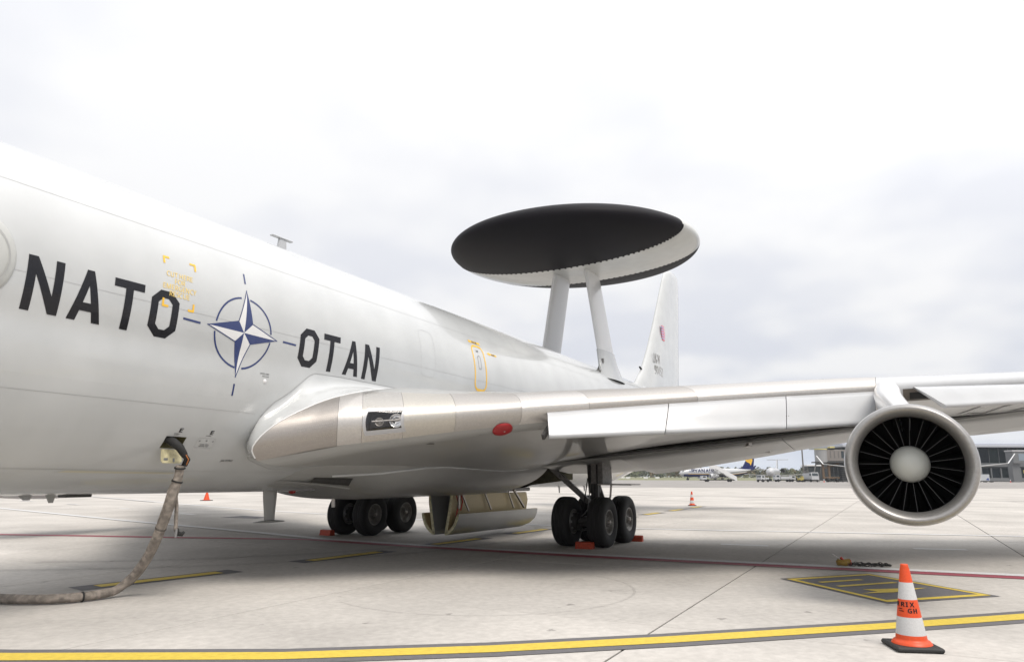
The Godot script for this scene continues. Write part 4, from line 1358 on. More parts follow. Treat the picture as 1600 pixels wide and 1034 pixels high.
func wheel_meshes() -> Array:
	var ty := MB.new()
	var R := 0.565
	ty.lathe([Vector2(0.27, -0.15), Vector2(0.30, -0.175), Vector2(0.38, -0.20), Vector2(0.46, -0.20), Vector2(0.52, -0.185), Vector2(0.55, -0.155), Vector2(0.562, -0.11), Vector2(R, -0.075), Vector2(0.556, -0.070), Vector2(0.556, -0.062), Vector2(R, -0.057), Vector2(R, -0.008), Vector2(0.556, -0.004), Vector2(0.556, 0.004), Vector2(R, 0.008), Vector2(R, 0.057), Vector2(0.556, 0.062), Vector2(0.556, 0.070), Vector2(R, 0.075), Vector2(0.562, 0.11), Vector2(0.55, 0.155), Vector2(0.52, 0.185), Vector2(0.46, 0.20), Vector2(0.38, 0.20), Vector2(0.30, 0.175), Vector2(0.27, 0.15)], Transform3D.IDENTITY, 48)
	var rm := MB.new()
	rm.lathe([Vector2(0.0, 0.10), Vector2(0.06, 0.10), Vector2(0.075, 0.16), Vector2(0.09, 0.10), Vector2(0.16, 0.06), Vector2(0.22, 0.08), Vector2(0.245, 0.13), Vector2(0.265, 0.175), Vector2(0.285, 0.172), Vector2(0.283, 0.14)], Transform3D.IDENTITY, 40)
	rm.lathe([Vector2(0.283, -0.14), Vector2(0.285, -0.172), Vector2(0.26, -0.165), Vector2(0.22, -0.10), Vector2(0.0, -0.10)], Transform3D.IDENTITY, 40)
	for k in 12:
		var a := TAU * k / 12
		rm.lathe([Vector2(0, 0.095), Vector2(0.014, 0.093), Vector2(0.016, 0.07)], Transform3D(Basis.IDENTITY, Vector3(cos(a) * 0.19, 0, sin(a) * 0.19)), 6)
	var hb := MB.new()
	hb.lathe([Vector2(0.0, 0.205), Vector2(0.045, 0.2), Vector2(0.055, 0.15), Vector2(0.055, 0.1)], Transform3D.IDENTITY, 20)
	return [ty.done(), rm.done(), hb.done()]

func main_gear(ac: Node3D, sd: float):
	var wm := wheel_meshes()
	var bk := MB.new()
	bk.lathe([Vector2(0.0, -0.20), Vector2(0.12, -0.20), Vector2(0.13, -0.17), Vector2(0.24, -0.165), Vector2(0.24, -0.12)], Transform3D.IDENTITY, 24)
	for k in 8:
		var a := TAU * k / 8
		bk.lathe([Vector2(0.03, -0.16), Vector2(0.03, -0.205), Vector2(0.0, -0.21)], Transform3D(Basis.IDENTITY, Vector3(cos(a) * 0.19, 0, sin(a) * 0.19)), 8)
	var brake := bk.done()
	var X := 16.16; var Z := 3.37 * sd; var Y := 0.56
	for xx in [X, X + 1.42]:
		for o in [0.44, -0.44]:
			var s := signf(o) * sd
			var wt := Transform3D(Basis(Vector3(1, 0, 0), Vector3(0, 0, s), Vector3(0, -s, 0)), Vector3(xx, Y, Z + o * sd))
			var w := part(ac, "main_wheel", wm[0], M.rubber, wt)
			var rim := part(w, "wheel_rim", wm[1], M.rim)
			part(w, "hub_cap", wm[2], M.alu_dull)
			part(w, "brake_disc", brake, M.steel)
	var bo := MB.new()
	bo.beam(Vector3(X - 0.05, Y, Z), Vector3(X + 1.47, Y, Z), 0.2, 0.22)
	for xx in [X, X + 1.42]:
		bo.tube([Vector3(xx, Y, Z - 0.42), Vector3(xx, Y, Z + 0.42)], 0.07, 14)
		for e in [-0.2, 0.2]: bo.tube([Vector3(xx, Y, Z + e - 0.07), Vector3(xx, Y, Z + e + 0.07)], 0.2, 18)
	bo.tube([Vector3(X, Y - 0.2, Z - 0.1), Vector3(X + 1.42, Y - 0.2, Z - 0.1)], 0.03, 8)
	bo.tube([Vector3(X - 0.02, Y + 0.2, Z + 0.1), Vector3(X + 0.65, Y + 0.35, Z + 0.12)], 0.04, 8)
	part(ac, "gear_truck", bo.done(), M.gear_dark)
	var lx := X + 0.71
	var leg := MB.new()
	leg.tube([Vector3(lx, 0.5, Z), Vector3(lx, 0.85, Z)], 0.17, 16)
	leg.tube([Vector3(lx, 0.8, Z), Vector3(lx - 0.02, 1.25, Z)], 0.095, 16)
	leg.tube([Vector3(lx - 0.02, 1.2, Z), Vector3(lx - 0.1, 2.15, Z)], [0.15, 0.165], 18)
	leg.tube([Vector3(lx - 0.1, 2.1, Z), Vector3(lx - 0.1, 2.35, Z)], 0.22, 18)
	leg.box(Vector3(lx - 0.05, 1.9, Z + 0.02 * sd), Vector3(0.42, 0.10, 0.44), Basis.IDENTITY, 0.02)
	leg.tube([Vector3(lx - 0.55, 2.2, Z), Vector3(lx + 0.5, 2.2, Z)], 0.11, 12)
	for k in 5: leg.tube([Vector3(lx - 0.17, 0.7 + 0.28 * k, Z + (0.1 + 0.03 * (k % 2)) * sd), Vector3(lx - 0.19, 1.02 + 0.28 * k, Z + (0.08 - 0.02 * (k % 2)) * sd)], 0.018, 6)
	var lg := part(ac, "main_gear_leg", leg.done(), M.gear_dark)
	var tl := MB.new()
	tl.beam(Vector3(lx + 0.16, 0.75, Z), Vector3(lx + 0.42, 1.08, Z), 0.16, 0.06)
	tl.beam(Vector3(lx + 0.42, 1.08, Z), Vector3(lx + 0.14, 1.4, Z), 0.16, 0.06)
	for k in 4:
		var bl := MB.new()
		var e: float = [-0.13, -0.05, 0.06, 0.14][k]
		bl.tube([Vector3(lx - 0.15, 1.55, Z + e), Vector3(lx - 0.24, 1.1, Z + e * 1.3), Vector3(lx - 0.30, 0.82, Z + e * 1.6), Vector3(lx - 0.52, 0.72, Z + e * 1.8), Vector3(X + 0.02, 0.66, Z + e * 2.0)], 0.014, 6)
		part(lg, "brake_hose", bl.done(), M.rubber if k % 2 == 0 else M.steel)
	part(lg, "torque_link", tl.done(), M.gear)
	var br := MB.new()
	br.beam(Vector3(16.7, 1.95, 2.1 * sd), Vector3(lx - 0.05, 0.98, Z - 0.14 * sd), 0.15, 0.12)
	part(lg, "side_brace", br.done(), M.gear)
	var ub := MB.new()
	ub.beam(Vector3(16.6, 2.0, 2.2 * sd), Vector3(lx - 0.1, 2.1, Z), 0.09, 0.09)
	ub.beam(Vector3(16.5, 2.0, 2.5 * sd), Vector3(16.0, 2.3, 3.2 * sd), 0.12, 0.1)
	part(lg, "upper_brace", ub.done(), M.gear_dark)
	var dp := MB.new()
	dp.prism(pv([-0.3, 0.0, 0.36, 0.0, 0.33, 0.58, -0.36, 0.58]), Transform3D(Basis(Vector3(1, 0, 0), Vector3(0, 1, 0), Vector3(0, 0, 1)), Vector3(lx, 1.42, Z + 0.28 * sd)), 0.03)
	for e in [-0.22, 0.12]: dp.box(Vector3(lx - 0.36, 1.7, Z + (0.22 + e * 0.5) * sd), Vector3(0.05, 0.56, 0.13), Basis.IDENTITY, 0.01)
	part(lg, "leg_door", dp.done(), M.gear)
	var pd := MB.new()
	pd.box(Vector3(lx, 1.405, Z + 0.62 * sd), Vector3(0.7, 0.03, 0.85), Basis(Vector3(0, 0, 1), 0.0), 0.008)
	pd.tube([Vector3(lx, 1.40, Z + 0.42 * sd), Vector3(lx + 0.02, 1.1, Z + 0.38 * sd), Vector3(lx - 0.02, 0.95, Z + 0.22 * sd)], 0.025, 8)
	part(lg, "outer_gear_door", pd.done(), M.alu_pale)
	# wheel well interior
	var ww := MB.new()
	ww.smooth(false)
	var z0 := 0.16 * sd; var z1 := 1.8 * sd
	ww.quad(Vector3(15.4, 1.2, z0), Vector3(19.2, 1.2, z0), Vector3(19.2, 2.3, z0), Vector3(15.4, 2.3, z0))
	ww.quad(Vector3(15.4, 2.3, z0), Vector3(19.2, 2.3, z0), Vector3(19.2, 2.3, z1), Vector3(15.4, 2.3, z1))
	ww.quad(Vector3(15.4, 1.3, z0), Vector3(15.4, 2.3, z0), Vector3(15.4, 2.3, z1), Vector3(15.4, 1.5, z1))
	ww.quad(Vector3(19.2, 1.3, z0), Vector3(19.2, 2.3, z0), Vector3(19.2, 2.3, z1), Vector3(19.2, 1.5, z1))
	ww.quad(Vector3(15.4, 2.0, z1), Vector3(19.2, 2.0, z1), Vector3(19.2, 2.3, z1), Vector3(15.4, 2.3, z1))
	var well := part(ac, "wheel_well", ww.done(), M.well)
	var rb := MB.new()
	for k in 9: rb.box(Vector3(15.6 + 0.42 * k, 1.75, z0 + 0.04 * sd), Vector3(0.04, 0.9, 0.08))
	rb.box(Vector3(17.3, 1.42, z0 + 0.06 * sd), Vector3(3.7, 0.05, 0.1))
	part(well, "well_rib", rb.done(), M.cream)
	if sd > 0:
		var hs := MB.new()
		for k in 7:
			var pts := []
			for j in 9:
				pts.append(Vector3(15.8 + 0.36 * j + rng.randf_range(-0.04, 0.04), 1.38 + 0.07 * k + 0.05 * sin(j * 1.3 + k), 0.35 + 0.09 * k + rng.randf_range(-0.03, 0.03)))
			hs.tube(pts, 0.014, 6)
		part(well, "hydraulic_hose", hs.done(), M.red_hose)
		var eq := MB.new()
		for k in 10: eq.box(Vector3(15.8 + 0.33 * k, 1.75 + rng.randf_range(-0.2, 0.3), rng.randf_range(0.5, 1.3)), Vector3(rng.randf_range(0.1, 0.3), rng.randf_range(0.1, 0.3), rng.randf_range(0.1, 0.3)), Basis.IDENTITY, 0.01)
		part(well, "well_equipment", eq.done(), M.gear_dark)

func keel_doors(ac: Node3D):
	# a pair of open wheel-well doors: each hangs from the keel and curls outwards and up
	for sd in [1.0, -1.0]:
		var mid := []      # outline of the skin in (z, y): hinge, foot, lip
		mid.append(Vector2(0.30, 1.16)); mid.append(Vector2(0.27, 0.95)); mid.append(Vector2(0.21, 0.6)); mid.append(Vector2(0.155, 0.3))
		mid.append(Vector2(0.14, 0.2)); mid.append(Vector2(0.17, 0.165)); mid.append(Vector2(0.25, 0.19)); mid.append(Vector2(0.37, 0.28)); mid.append(Vector2(0.47, 0.41)); mid.append(Vector2(0.53, 0.56)); mid.append(Vector2(0.55, 0.68))
		var sk := MB.new(); var inn := MB.new(); var edge := MB.new()
		var x0 := 15.42; var n := 14
		var out_rows := []; var in_rows := []
		for i in n + 1:
			var t := float(i) / n
			var ro := []; var ri := []
			for k in mid.size():
				var p: Vector2 = mid[k]
				var x1 := 19.6
				if k > 3: x1 = 19.85 - 0.5 * pow(maxf(0.0, (0.45 - p.y) / 0.3), 2.0)
				if k == 0: x1 = 19.5
				var pn: Vector2 = (mid[mini(k + 1, mid.size() - 1)] - mid[maxi(k - 1, 0)]).normalized()
				var nr := Vector2(-pn.y, pn.x)    # towards the inside of the curl
				var th := 0.075 if k > 0 and k < mid.size() - 1 else 0.05
				var dz := 0.0
				var tilt := 0.02 * t
				var xx := lerpf(x0, x1, t)
				ro.append(Vector3(xx, p.y - tilt, p.x * sd - 0.17))
				ri.append(Vector3(xx, p.y - tilt + nr.y * th, (p.x + nr.x * th) * sd - 0.17))
			out_rows.append(ro); in_rows.append(ri)
		sk.smooth(true); sk.grid(out_rows, sd > 0)
		inn.smooth(true); inn.grid(in_rows, sd < 0)
		edge.smooth(false)
		for e in [0, n]:
			for k in mid.size() - 1:
				edge.quad(out_rows[e][k], out_rows[e][k + 1], in_rows[e][k + 1], in_rows[e][k])
		for i in n:
			var k := mid.size() - 1
			edge.quad(out_rows[i][k], out_rows[i + 1][k], in_rows[i + 1][k], in_rows[i][k])
		var d := part(ac, "wheel_well_door", sk.done(), M.grey)
		part(d, "door_lining", inn.done(), M.cream)
		part(d, "door_edge", edge.done(), M.cream_edge)
		for q in [[15.75, 0.40, 1.2, 16.1, 0.72, 0.04], [16.9, 0.40, 1.2, 17.25, 0.72, 0.04], [18.2, 0.42, 1.2, 18.55, 0.72, 0.04], [18.4, 0.5, 1.22, 19.2, 0.72, 0.06], [15.6, 0.42, 1.22, 15.62, 0.8, 0.05]]:
			var rb := MB.new()
			rb.beam(Vector3(q[0], q[2], q[1] * sd - 0.17), Vector3(q[3], q[4], 0.42 * sd - 0.17), q[5], q[5])
			part(d, "door_rod", rb.done(), M.alu_dull)
		var rh := MB.new()
		rh.tube([Vector3(15.6, 1.15, 0.34 * sd - 0.17), Vector3(15.7, 0.9, 0.36 * sd - 0.17), Vector3(15.62, 0.6, 0.34 * sd - 0.17)], 0.02, 8)
		rh.tube([Vector3(15.8, 1.15, 0.37 * sd - 0.17), Vector3(15.85, 0.95, 0.38 * sd - 0.17), Vector3(15.8, 0.75, 0.36 * sd - 0.17)], 0.018, 8)
		part(d, "hydraulic_hose", rh.done(), M.red_hose)
	var kb := MB.new()
	kb.box(Vector3(17.4, 1.22, 0.0), Vector3(4.2, 0.1, 0.62), Basis.IDENTITY, 0.02)
	part(ac, "keel_beam", kb.done(), M.gear)

# ------------------------------------------------------------------ loose things on the apron
func cone_bands(o: Node3D, hgt: float, banded: bool):
	var R := func(t: float) -> float: return lerpf(0.150, 0.036, t)
	var cuts := [0.02, 0.17, 0.378, 0.585, 0.787, 0.955, 1.0]
	var base := MB.new(); base.box(Vector3(0, 0.022, 0), Vector3(0.42, 0.044, 0.42), Basis.IDENTITY, 0.014)
	part(o, "cone_base", base.done(), M.cone_base)
	var prof := [Vector2(0.178, 0.046), Vector2(0.172, 0.058), Vector2(0.158, 0.075)]
	for k in cuts.size() - 1:
		var pr := []
		if k == 0: pr.append_array(prof)
		var y0: float = cuts[k]; var y1: float = cuts[k + 1]
		for j in 5:
			var t := lerpf(maxf(y0, 0.11), y1, j / 4.0)
			pr.append(Vector2(R.call(t) * (0.93 if k == 5 else 1.0), hgt * t))
		if k == 5: pr.append(Vector2(0.03, hgt * 1.004)); pr.append(Vector2(0.0, hgt * 1.004))
		var mb := MB.new(); mb.lathe(pr, Transform3D.IDENTITY, 48)
		part(o, "white_band" if banded and k in [1, 3] else "cone_body", mb.done(), M.cone_white if banded and k in [1, 3] else M.orange)

func small_things():
	var cone := thing("traffic_cone", "large orange traffic cone with black lettering standing in the right foreground", "traffic cone", Vector3(8.25, 0.002, 9.905), 0.0, "traffic cones on the apron")
	var far := thing("traffic_cone", "banded orange and white cone standing far out behind the main wheels", "traffic cone", Vector3(41.18, 0.0, -0.3), 0.4, "traffic cones on the apron")
	cone_bands(cone, 0.765, true); cone_bands(far, 0.78, true)
	for ch in cone.get_children(): ch.rotation.y = 0.36
	var put := func(s: String, th: float, y: float, h: float, bold: bool, sq: float):
		var a := deg_to_rad(th)
		var r := lerpf(0.150, 0.036, y / 0.765) + 0.0015
		var n := Vector3(-cos(a), 0.15, sin(a)).normalized()
		var xx := Vector3(sin(a), 0, cos(a))
		words(cone, "cone_lettering", s, h, M.letter, Transform3D(Basis(xx, n.cross(xx), n), Vector3(-cos(a) * r, y, sin(a) * r)), 0.002, bold, sq)
	for q in [["R", -66.0], ["R", -31.0], ["I", -7.0], ["X", 21.0]]: put.call(q[0], q[1], 0.405, 0.042, true, 1.15)
	for q in [["G", 6.0], ["H", 33.0]]: put.call(q[0], q[1], 0.350, 0.042, true, 1.05)
	for q in [["ground", -45.0, 0.366], ["handling", -38.0, 0.345]]: put.call(q[0], q[1], q[2], 0.010, false, 0.9)
	var small := thing("traffic_cone", "small plain orange cone beyond the belly of the aircraft", "traffic cone", Vector3(32.63, 0.0, -29.15), 0.2, "traffic cones on the apron")
	cone_bands(small, 0.55, false)
	for ch in small.get_children(): ch.scale = Vector3(1.35, 1, 1.35)
	# chocks
	var cm := MB.new()
	cm.prism(pv([-0.10, 0.0, 0.10, 0.0, 0.08, 0.11, 0.03, 0.15, -0.07, 0.14]), Transform3D(Basis.IDENTITY, Vector3(0, 0, -0.2)), 0.40)
	var cmesh := cm.done()
	for q in [[Vector3(15.68, 0, 3.56), 0.06, "orange wheel chock in front of the nearest main wheel"], [Vector3(18.06, 0, 3.95), PI + 0.1, "orange wheel chock behind the rear outer main wheel"], [Vector3(15.66, 0, -3.98), -0.1, "orange chock at the wheels on the far side of the aircraft"]]:
		var c := thing("wheel_chock", q[2], "wheel chock", q[0], q[1], "chocks at the main wheels")
		part(c, "chock_block", cmesh, M.chock)
	# ground power cable
	var pc := thing("ground_power_cable", "thick grey sleeved cable hanging from the open belly hatch and lying along the concrete", "cable")
	var path := Curve3D.new()
	var pts := [Vector3(6.56, 1.72, 1.50), Vector3(6.57, 1.56, 1.47), Vector3(6.55, 1.38, 1.42), Vector3(6.55, 1.16, 1.35), Vector3(6.57, 0.70, 1.12), Vector3(6.59, 0.42, 0.90), Vector3(6.57, 0.22, 0.70), Vector3(6.46, 0.10, 0.60), Vector3(6.22, 0.07, 0.57), Vector3(5.91, 0.068, 0.50), Vector3(5.66, 0.068, 0.26), Vector3(5.46, 0.068, -0.21), Vector3(5.36, 0.068, -0.95), Vector3(5.2, 0.068, -2.4)]
	for i in pts.size():
		var tg: Vector3 = (pts[mini(i + 1, pts.size() - 1)] - pts[maxi(i - 1, 0)]) * 0.17
		path.add_point(pts[i], -tg, tg)
	var L := path.get_baked_length()
	var sp := []; var sr := []
	var nz := FastNoiseLite.new(); nz.seed = 4; nz.frequency = 1.6
	var n := 110
	for i in n + 1:
		var t := L * i / n
		sp.append(path.sample_baked(t, true))
		var r := lerpf(0.055, 0.070, smoothstep(0.1, 0.5, t)) if t < 0.9 else 0.066
		r *= 1.0 + 0.09 * nz.get_noise_2d(t * 6.0, 0) + (0.12 * exp(-pow((t - 0.33) / 0.1, 2.0)))
		sr.append(r * (1.0 if t < 1.8 else 0.86))
	var mb := MB.new(); mb.tube(sp, sr, 16)
	part(pc, "fabric_sleeve", mb.done(), M.sleeve)
	for t in [0.035, 0.2, 0.34, 0.85, 1.35, 2.35]:
		var p := path.sample_baked(t, true); var p2 := path.sample_baked(t + 0.02, true)
		var tb := MB.new(); tb.tube([p, p2], 0.072 if t < 1.0 else 0.064, 16)
		part(pc, "tie_strap", tb.done(), M.rubber)
	var cb := MB.new()
	for k in 4:
		var o := Vector3(0.018 * (k % 2) - 0.01, 0, 0.03 * (k / 2) - 0.015)
		cb.tube([Vector3(6.56, 1.86, 1.56) + o, Vector3(6.60, 1.80, 1.575) + o * 1.2, Vector3(6.61, 1.72, 1.515) + o], 0.022, 8)
	part(pc, "power_lead", cb.done(), M.letter)
	var ob := MB.new(); ob.tube([Vector3(6.54, 1.89, 1.585), Vector3(6.585, 1.80, 1.62), Vector3(6.60, 1.73, 1.57)], 0.008, 6)
	part(pc, "power_lead", ob.done(), mat(lin(0.38, 0.13, 0.03), 0.5))
	var pl := MB.new()
	pl.tube([Vector3(6.40, 2.07, 1.40), Vector3(6.44, 2.02, 1.48), Vector3(6.50, 1.95, 1.54), Vector3(6.56, 1.86, 1.56), Vector3(6.57, 1.83, 1.56)], [0.058, 0.058, 0.054, 0.045, 0.035], 14)
	part(pc, "plug", pl.done(), M.rubber)
	var hc := thing("hanging_lead", "thin grey lead with a black connector hanging beside the thick cable", "cable")
	var hm2 := MB.new(); hm2.tube([Vector3(6.50, 1.40, 1.40), Vector3(6.62, 1.37, 1.38), Vector3(6.67, 1.2, 1.36), Vector3(6.69, 1.0, 1.35), Vector3(6.70, 0.87, 1.35)], 0.024, 10)
	part(hc, "lead", hm2.done(), M.sleeve)
	var hk := MB.new()
	hk.tube([Vector3(6.70, 0.89, 1.36), Vector3(6.73, 0.83, 1.35), Vector3(6.79, 0.82, 1.36), Vector3(6.82, 0.85, 1.37)], [0.03, 0.035, 0.03, 0.015], 8)
	part(hc, "connector", hk.done(), M.rubber)
	var hk2 := MB.new(); hk2.tube([Vector3(6.685, 0.89, 1.38), Vector3(6.685, 0.79, 1.38)], 0.018, 8)
	part(hc, "connector", hk2.done(), M.steel)
	# chain with a ratchet lying on the ground
	var ch := thing("tie_down_chain", "pile of dark chain with a yellow and orange ratchet beside the red line", "chain")
	var lk := MB.new()
	var link := func(c: Vector3, yaw: float, tilt: float):
		var b := Basis(Vector3.UP, yaw) * Basis(Vector3.RIGHT, tilt)
		var p := []
		for k in 9:
			var a := TAU * k / 8
			p.append(c + b * Vector3(0.034 * cos(a), 0, 0.018 * sin(a)))
		lk.tube(p, 0.0065, 5, false)
	for row in 5:
		for k in 15:
			var u := (k + 0.5) / 15.0
			var wv := (row - 2) * 0.075 * (1.0 - u * u * 0.9)
			var c := Vector3(15.06, 0.02 + 0.012 * (row % 2), 8.98) + Vector3(0.16, 0, 0.70) * u + Vector3(0.97, 0, -0.22) * wv
			link.call(c + Vector3(rng.randf_range(-0.012, 0.012), rng.randf_range(0, 0.03), rng.randf_range(-0.012, 0.012)), rng.randf_range(-0.9, 0.9) + 1.2, (k % 2) * 1.2)
	var cn := part(ch, "chain_links", lk.done(), M.gear_dark)
	cn.set_meta("kind", "stuff")
	var rt := MB.new()
	rt.lathe([Vector2(0.0, 0.05), Vector2(0.09, 0.05), Vector2(0.10, 0.03), Vector2(0.10, -0.03), Vector2(0.0, -0.05)], Transform3D(Basis(Vector3.RIGHT, 0.25), Vector3(14.97, 0.06, 8.90)), 16)
	rt.beam(Vector3(14.9, 0.06, 8.82), Vector3(15.05, 0.09, 9.02), 0.07, 0.09)
	part(ch, "ratchet", rt.done(), mat(lin(0.27, 0.17, 0.03), 0.5, 0.2))
	var ro := MB.new(); ro.beam(Vector3(15.02, 0.06, 8.94), Vector3(15.08, 0.07, 9.03), 0.10, 0.10)
	ro.tube([Vector3(14.95, 0.16, 8.88), Vector3(14.98, 0.03, 8.97)], 0.025, 8)
	part(ch, "ratchet_body", ro.done(), M.red_hose)
	var rh := MB.new(); rh.tube([Vector3(14.9, 0.16, 8.84), Vector3(14.82, 0.22, 8.74)], 0.011, 6)
	part(ch, "handle", rh.done(), M.alu_pale)

# ------------------------------------------------------------------ far airport
func at_px(u: float, d: float) -> Vector3: return ahead(d, (u - 800.0) * d * 0.98 / 1124.24)

func airliner(o: Node3D, colored: bool, cant: float):
	var loft := func(a0: float, a1: float, off: float, x0: float, x1: float) -> ArrayMesh:
		var mb := MB.new(); var rows := []
		for i in 41:
			var u := lerpf(x0, x1, i / 40.0)
			var x := -19.75 + 38.5 * u
			var w := 1.0; var cy := 3.35
			if u < 0.16:
				var q := 1.0 - u / 0.16
				w = sqrt(maxf(0.0, 1.0 - q * q)) * (1 - 0.12 * q); cy -= 0.55 * q * q
			if u > 0.66:
				var q := (u - 0.66) / 0.34
				w = 1.0 - 0.9 * pow(q, 1.6); cy += 1.15 * pow(q, 1.7)
			var row := []
			for k in 25:
				var a := deg_to_rad(lerpf(a0, a1, k / 24.0))
				row.append(Vector3(x, cy + (1.95 * w + off) * sin(a), (1.88 * w + off) * cos(a)))
			rows.append(row)
		mb.smooth(true); mb.grid(rows)
		return mb.done()
	var blue := mat(lin(0.012, 0.018, 0.10), 0.3, 0.0, 0.3)
	var fz := part(o, "fuselage", loft.call(-180.0, 180.0, 0.0, 0.0, 1.0), M.white)
	if colored:
		part(fz, "navy_belly", loft.call(-160.0, -22.0, 0.04, 0.05, 0.99), blue)
		part(fz, "gold_stripe", loft.call(-22.5, -18.0, 0.045, 0.10, 0.97), M.yellow)
		words(fz, "airline_lettering", "RYANAIR", 1.6, blue, Transform3D(Basis.IDENTITY, Vector3(-8.8, 4.0, 1.74)), 0.3, false, 1.3)
		var em := MB.new()
		for k in 4: em.box(Vector3(-15.3 + 0.22 * k, 4.0 - 0.1 * k, 1.80), Vector3(0.12, 1.0 - 0.2 * k, 0.1))
		part(fz, "harp_emblem", em.done(), mat(lin(0.35, 0.38, 0.5), 0.5))
	var cw := MB.new(); cw.box(Vector3(-17.95, 3.9, 0), Vector3(0.9, 0.4, 1.9), Basis(Vector3(0, 0, 1), 0.5), 0.05)
	part(fz, "cockpit_window", cw.done(), M.darkglass)
	for sd in [1.0, -1.0]:
		var rows := []
		for q in [[1.2, -5.0, 7.6, 2.3, 0.45], [6.0, -1.6, 4.6, 3.0, 0.25], [17.0, 5.2, 1.7, 4.35, 0.1]]:
			var row := []
			for k in 13:
				var v := -1.0 + k / 6.0
				row.append(Vector3(q[1] + q[2] * v * v, q[3] + signf(v) * q[4] * (1.0 - v * v) * 2.0 * absf(v), q[0] * sd))
			rows.append(row)
		var mb := MB.new(); mb.smooth(true); mb.grid(rows, sd < 0)
		var wing_part := part(o, "wing", mb.done(), M.grey)
		var wl := MB.new()
		wl.smooth(false)
		var a := Vector3(5.2, 4.35, 17.0 * sd); var b := Vector3(6.9, 4.35, 17.0 * sd); var c := Vector3(8.1, 6.3, (17.0 + cant) * sd); var e := Vector3(7.3, 6.3, (17.0 + cant) * sd)
		var th := Vector3(0, 0, 0.12 * sd)
		wl.quad(a, b, c, e); wl.quad(a + th, e + th, c + th, b + th); wl.quad(a, e, e + th, a + th); wl.quad(b, b + th, c + th, c); wl.quad(e, c, c + th, e + th)
		part(wing_part, "winglet", wl.done(), blue if colored else M.star_white)
		var en := MB.new()
		en.lathe([Vector2(0.75, -6.6), Vector2(0.85, -7.2), Vector2(1.0, -7.3), Vector2(1.08, -6.8), Vector2(1.05, -5.0), Vector2(0.7, -3.2), Vector2(0.0, -3.0)], Transform3D(Basis(Vector3(0, 1, 0), Vector3(1, 0, 0), Vector3(0, 0, -1)), Vector3(0, 1.75, 4.9 * sd)), 24)
		part(o, "engine", en.done(), M.white)
		var tp := MB.new()
		tp.prism(pv([13.6, 0.0, 17.4, 0.0, 19.2, 6.8, 17.8, 6.8]), Transform3D(Basis(Vector3(1, 0, 0), Vector3(0, 0.1, sd), Vector3(0, -1, 0)), Vector3(0, 4.35, 0.3 * sd)), 0.25)
		part(o, "tailplane", tp.done(), M.grey)
	var fn := MB.new()
	fn.prism(pv([9.0, 4.95, 12.6, 5.6, 17.0, 12.5, 19.4, 12.5, 18.3, 4.9]), Transform3D(Basis.IDENTITY, Vector3(0, 0, -0.15)), 0.3)
	var fin := part(o, "tail_fin", fn.done(), blue if colored else M.white)
	if colored:
		var hp := MB.new()
		hp.prism(pv([13.6, 9.6, 14.3, 10.5, 16.4, 10.6, 17.9, 10.2, 18.0, 8.8, 17.3, 7.2, 16.9, 6.6, 16.5, 7.6, 15.0, 8.2]), Transform3D(Basis.IDENTITY, Vector3(0, 0, 0.14)), 0.06)
		part(fin, "gold_harp_emblem", hp.done(), mat(lin(0.80, 0.48, 0.05), 0.5))
		var hp2 := MB.new()
		for k in 4: hp2.box(Vector3(15.3 + 0.5 * k, 9.2 - 0.12 * k, 0.19), Vector3(0.14, 1.5 - 0.2 * k, 0.06), Basis(Vector3(0, 0, 1), 0.3))
		part(fin, "gold_harp_strings", hp2.done(), mat(lin(0.45, 0.22, 0.02), 0.5))
	for q in [[-15.4, 0.0], [0.2, 2.9], [0.2, -2.9]]:
		var lg := MB.new()
		lg.tube([Vector3(q[0], 0.4, q[1]), Vector3(q[0], 2.2, q[1])], 0.14, 8)
		for e in [-0.25, 0.25]: lg.tube([Vector3(q[0], 0.5, q[1] + e - 0.15), Vector3(q[0], 0.5, q[1] + e + 0.15)], 0.5, 16)
		part(o, "landing_gear", lg.done(), M.rubber)

func truck(o: Node3D, L: float, W: float, H: float, body: Material, cab_h: float):   # x forward, z width
	var ch := MB.new(); ch.box(Vector3(0, 0.62, 0), Vector3(L, 0.3, W * 0.8), Basis.IDENTITY, 0.03)
	part(o, "chassis", ch.done(), M.gear_dark)
	var cb := MB.new()
	cb.prism(pv([L * 0.5 - 1.7, 0.7, L * 0.5, 0.7, L * 0.5, 0.7 + cab_h * 0.45, L * 0.5 - 0.35, 0.7 + cab_h, L * 0.5 - 1.7, 0.7 + cab_h]), Transform3D(Basis.IDENTITY, Vector3(0, 0, -W * 0.5)), W)
	var cab := part(o, "cab", cb.done(), M.white)
	var ws := MB.new()
	ws.box(Vector3(L * 0.5 - 0.155, 0.7 + cab_h * 0.72, 0), Vector3(0.04, cab_h * 0.42, W * 0.86), Basis(Vector3(0, 0, 1), 0.35))
	ws.box(Vector3(L * 0.5 - 0.95, 0.7 + cab_h * 0.7, 0), Vector3(0.9, cab_h * 0.36, W + 0.02))
	part(cab, "cab_window", ws.done(), M.darkglass)
	if H > 0:
		var bx := MB.new(); bx.box(Vector3(-0.9, 0.8 + H * 0.5, 0), Vector3(L - 2.0, H, W), Basis.IDENTITY, 0.04)
		part(o, "load_body", bx.done(), body)
	for x in [L * 0.32, -L * 0.32]:
		for s in [-1.0, 1.0]:
			var w := MB.new(); w.tube([Vector3(x, 0.45, s * W * 0.5 - 0.14 * s), Vector3(x, 0.45, s * W * 0.5 + 0.06 * s)], 0.45, 16)
			part(o, "wheel", w.done(), M.rubber)

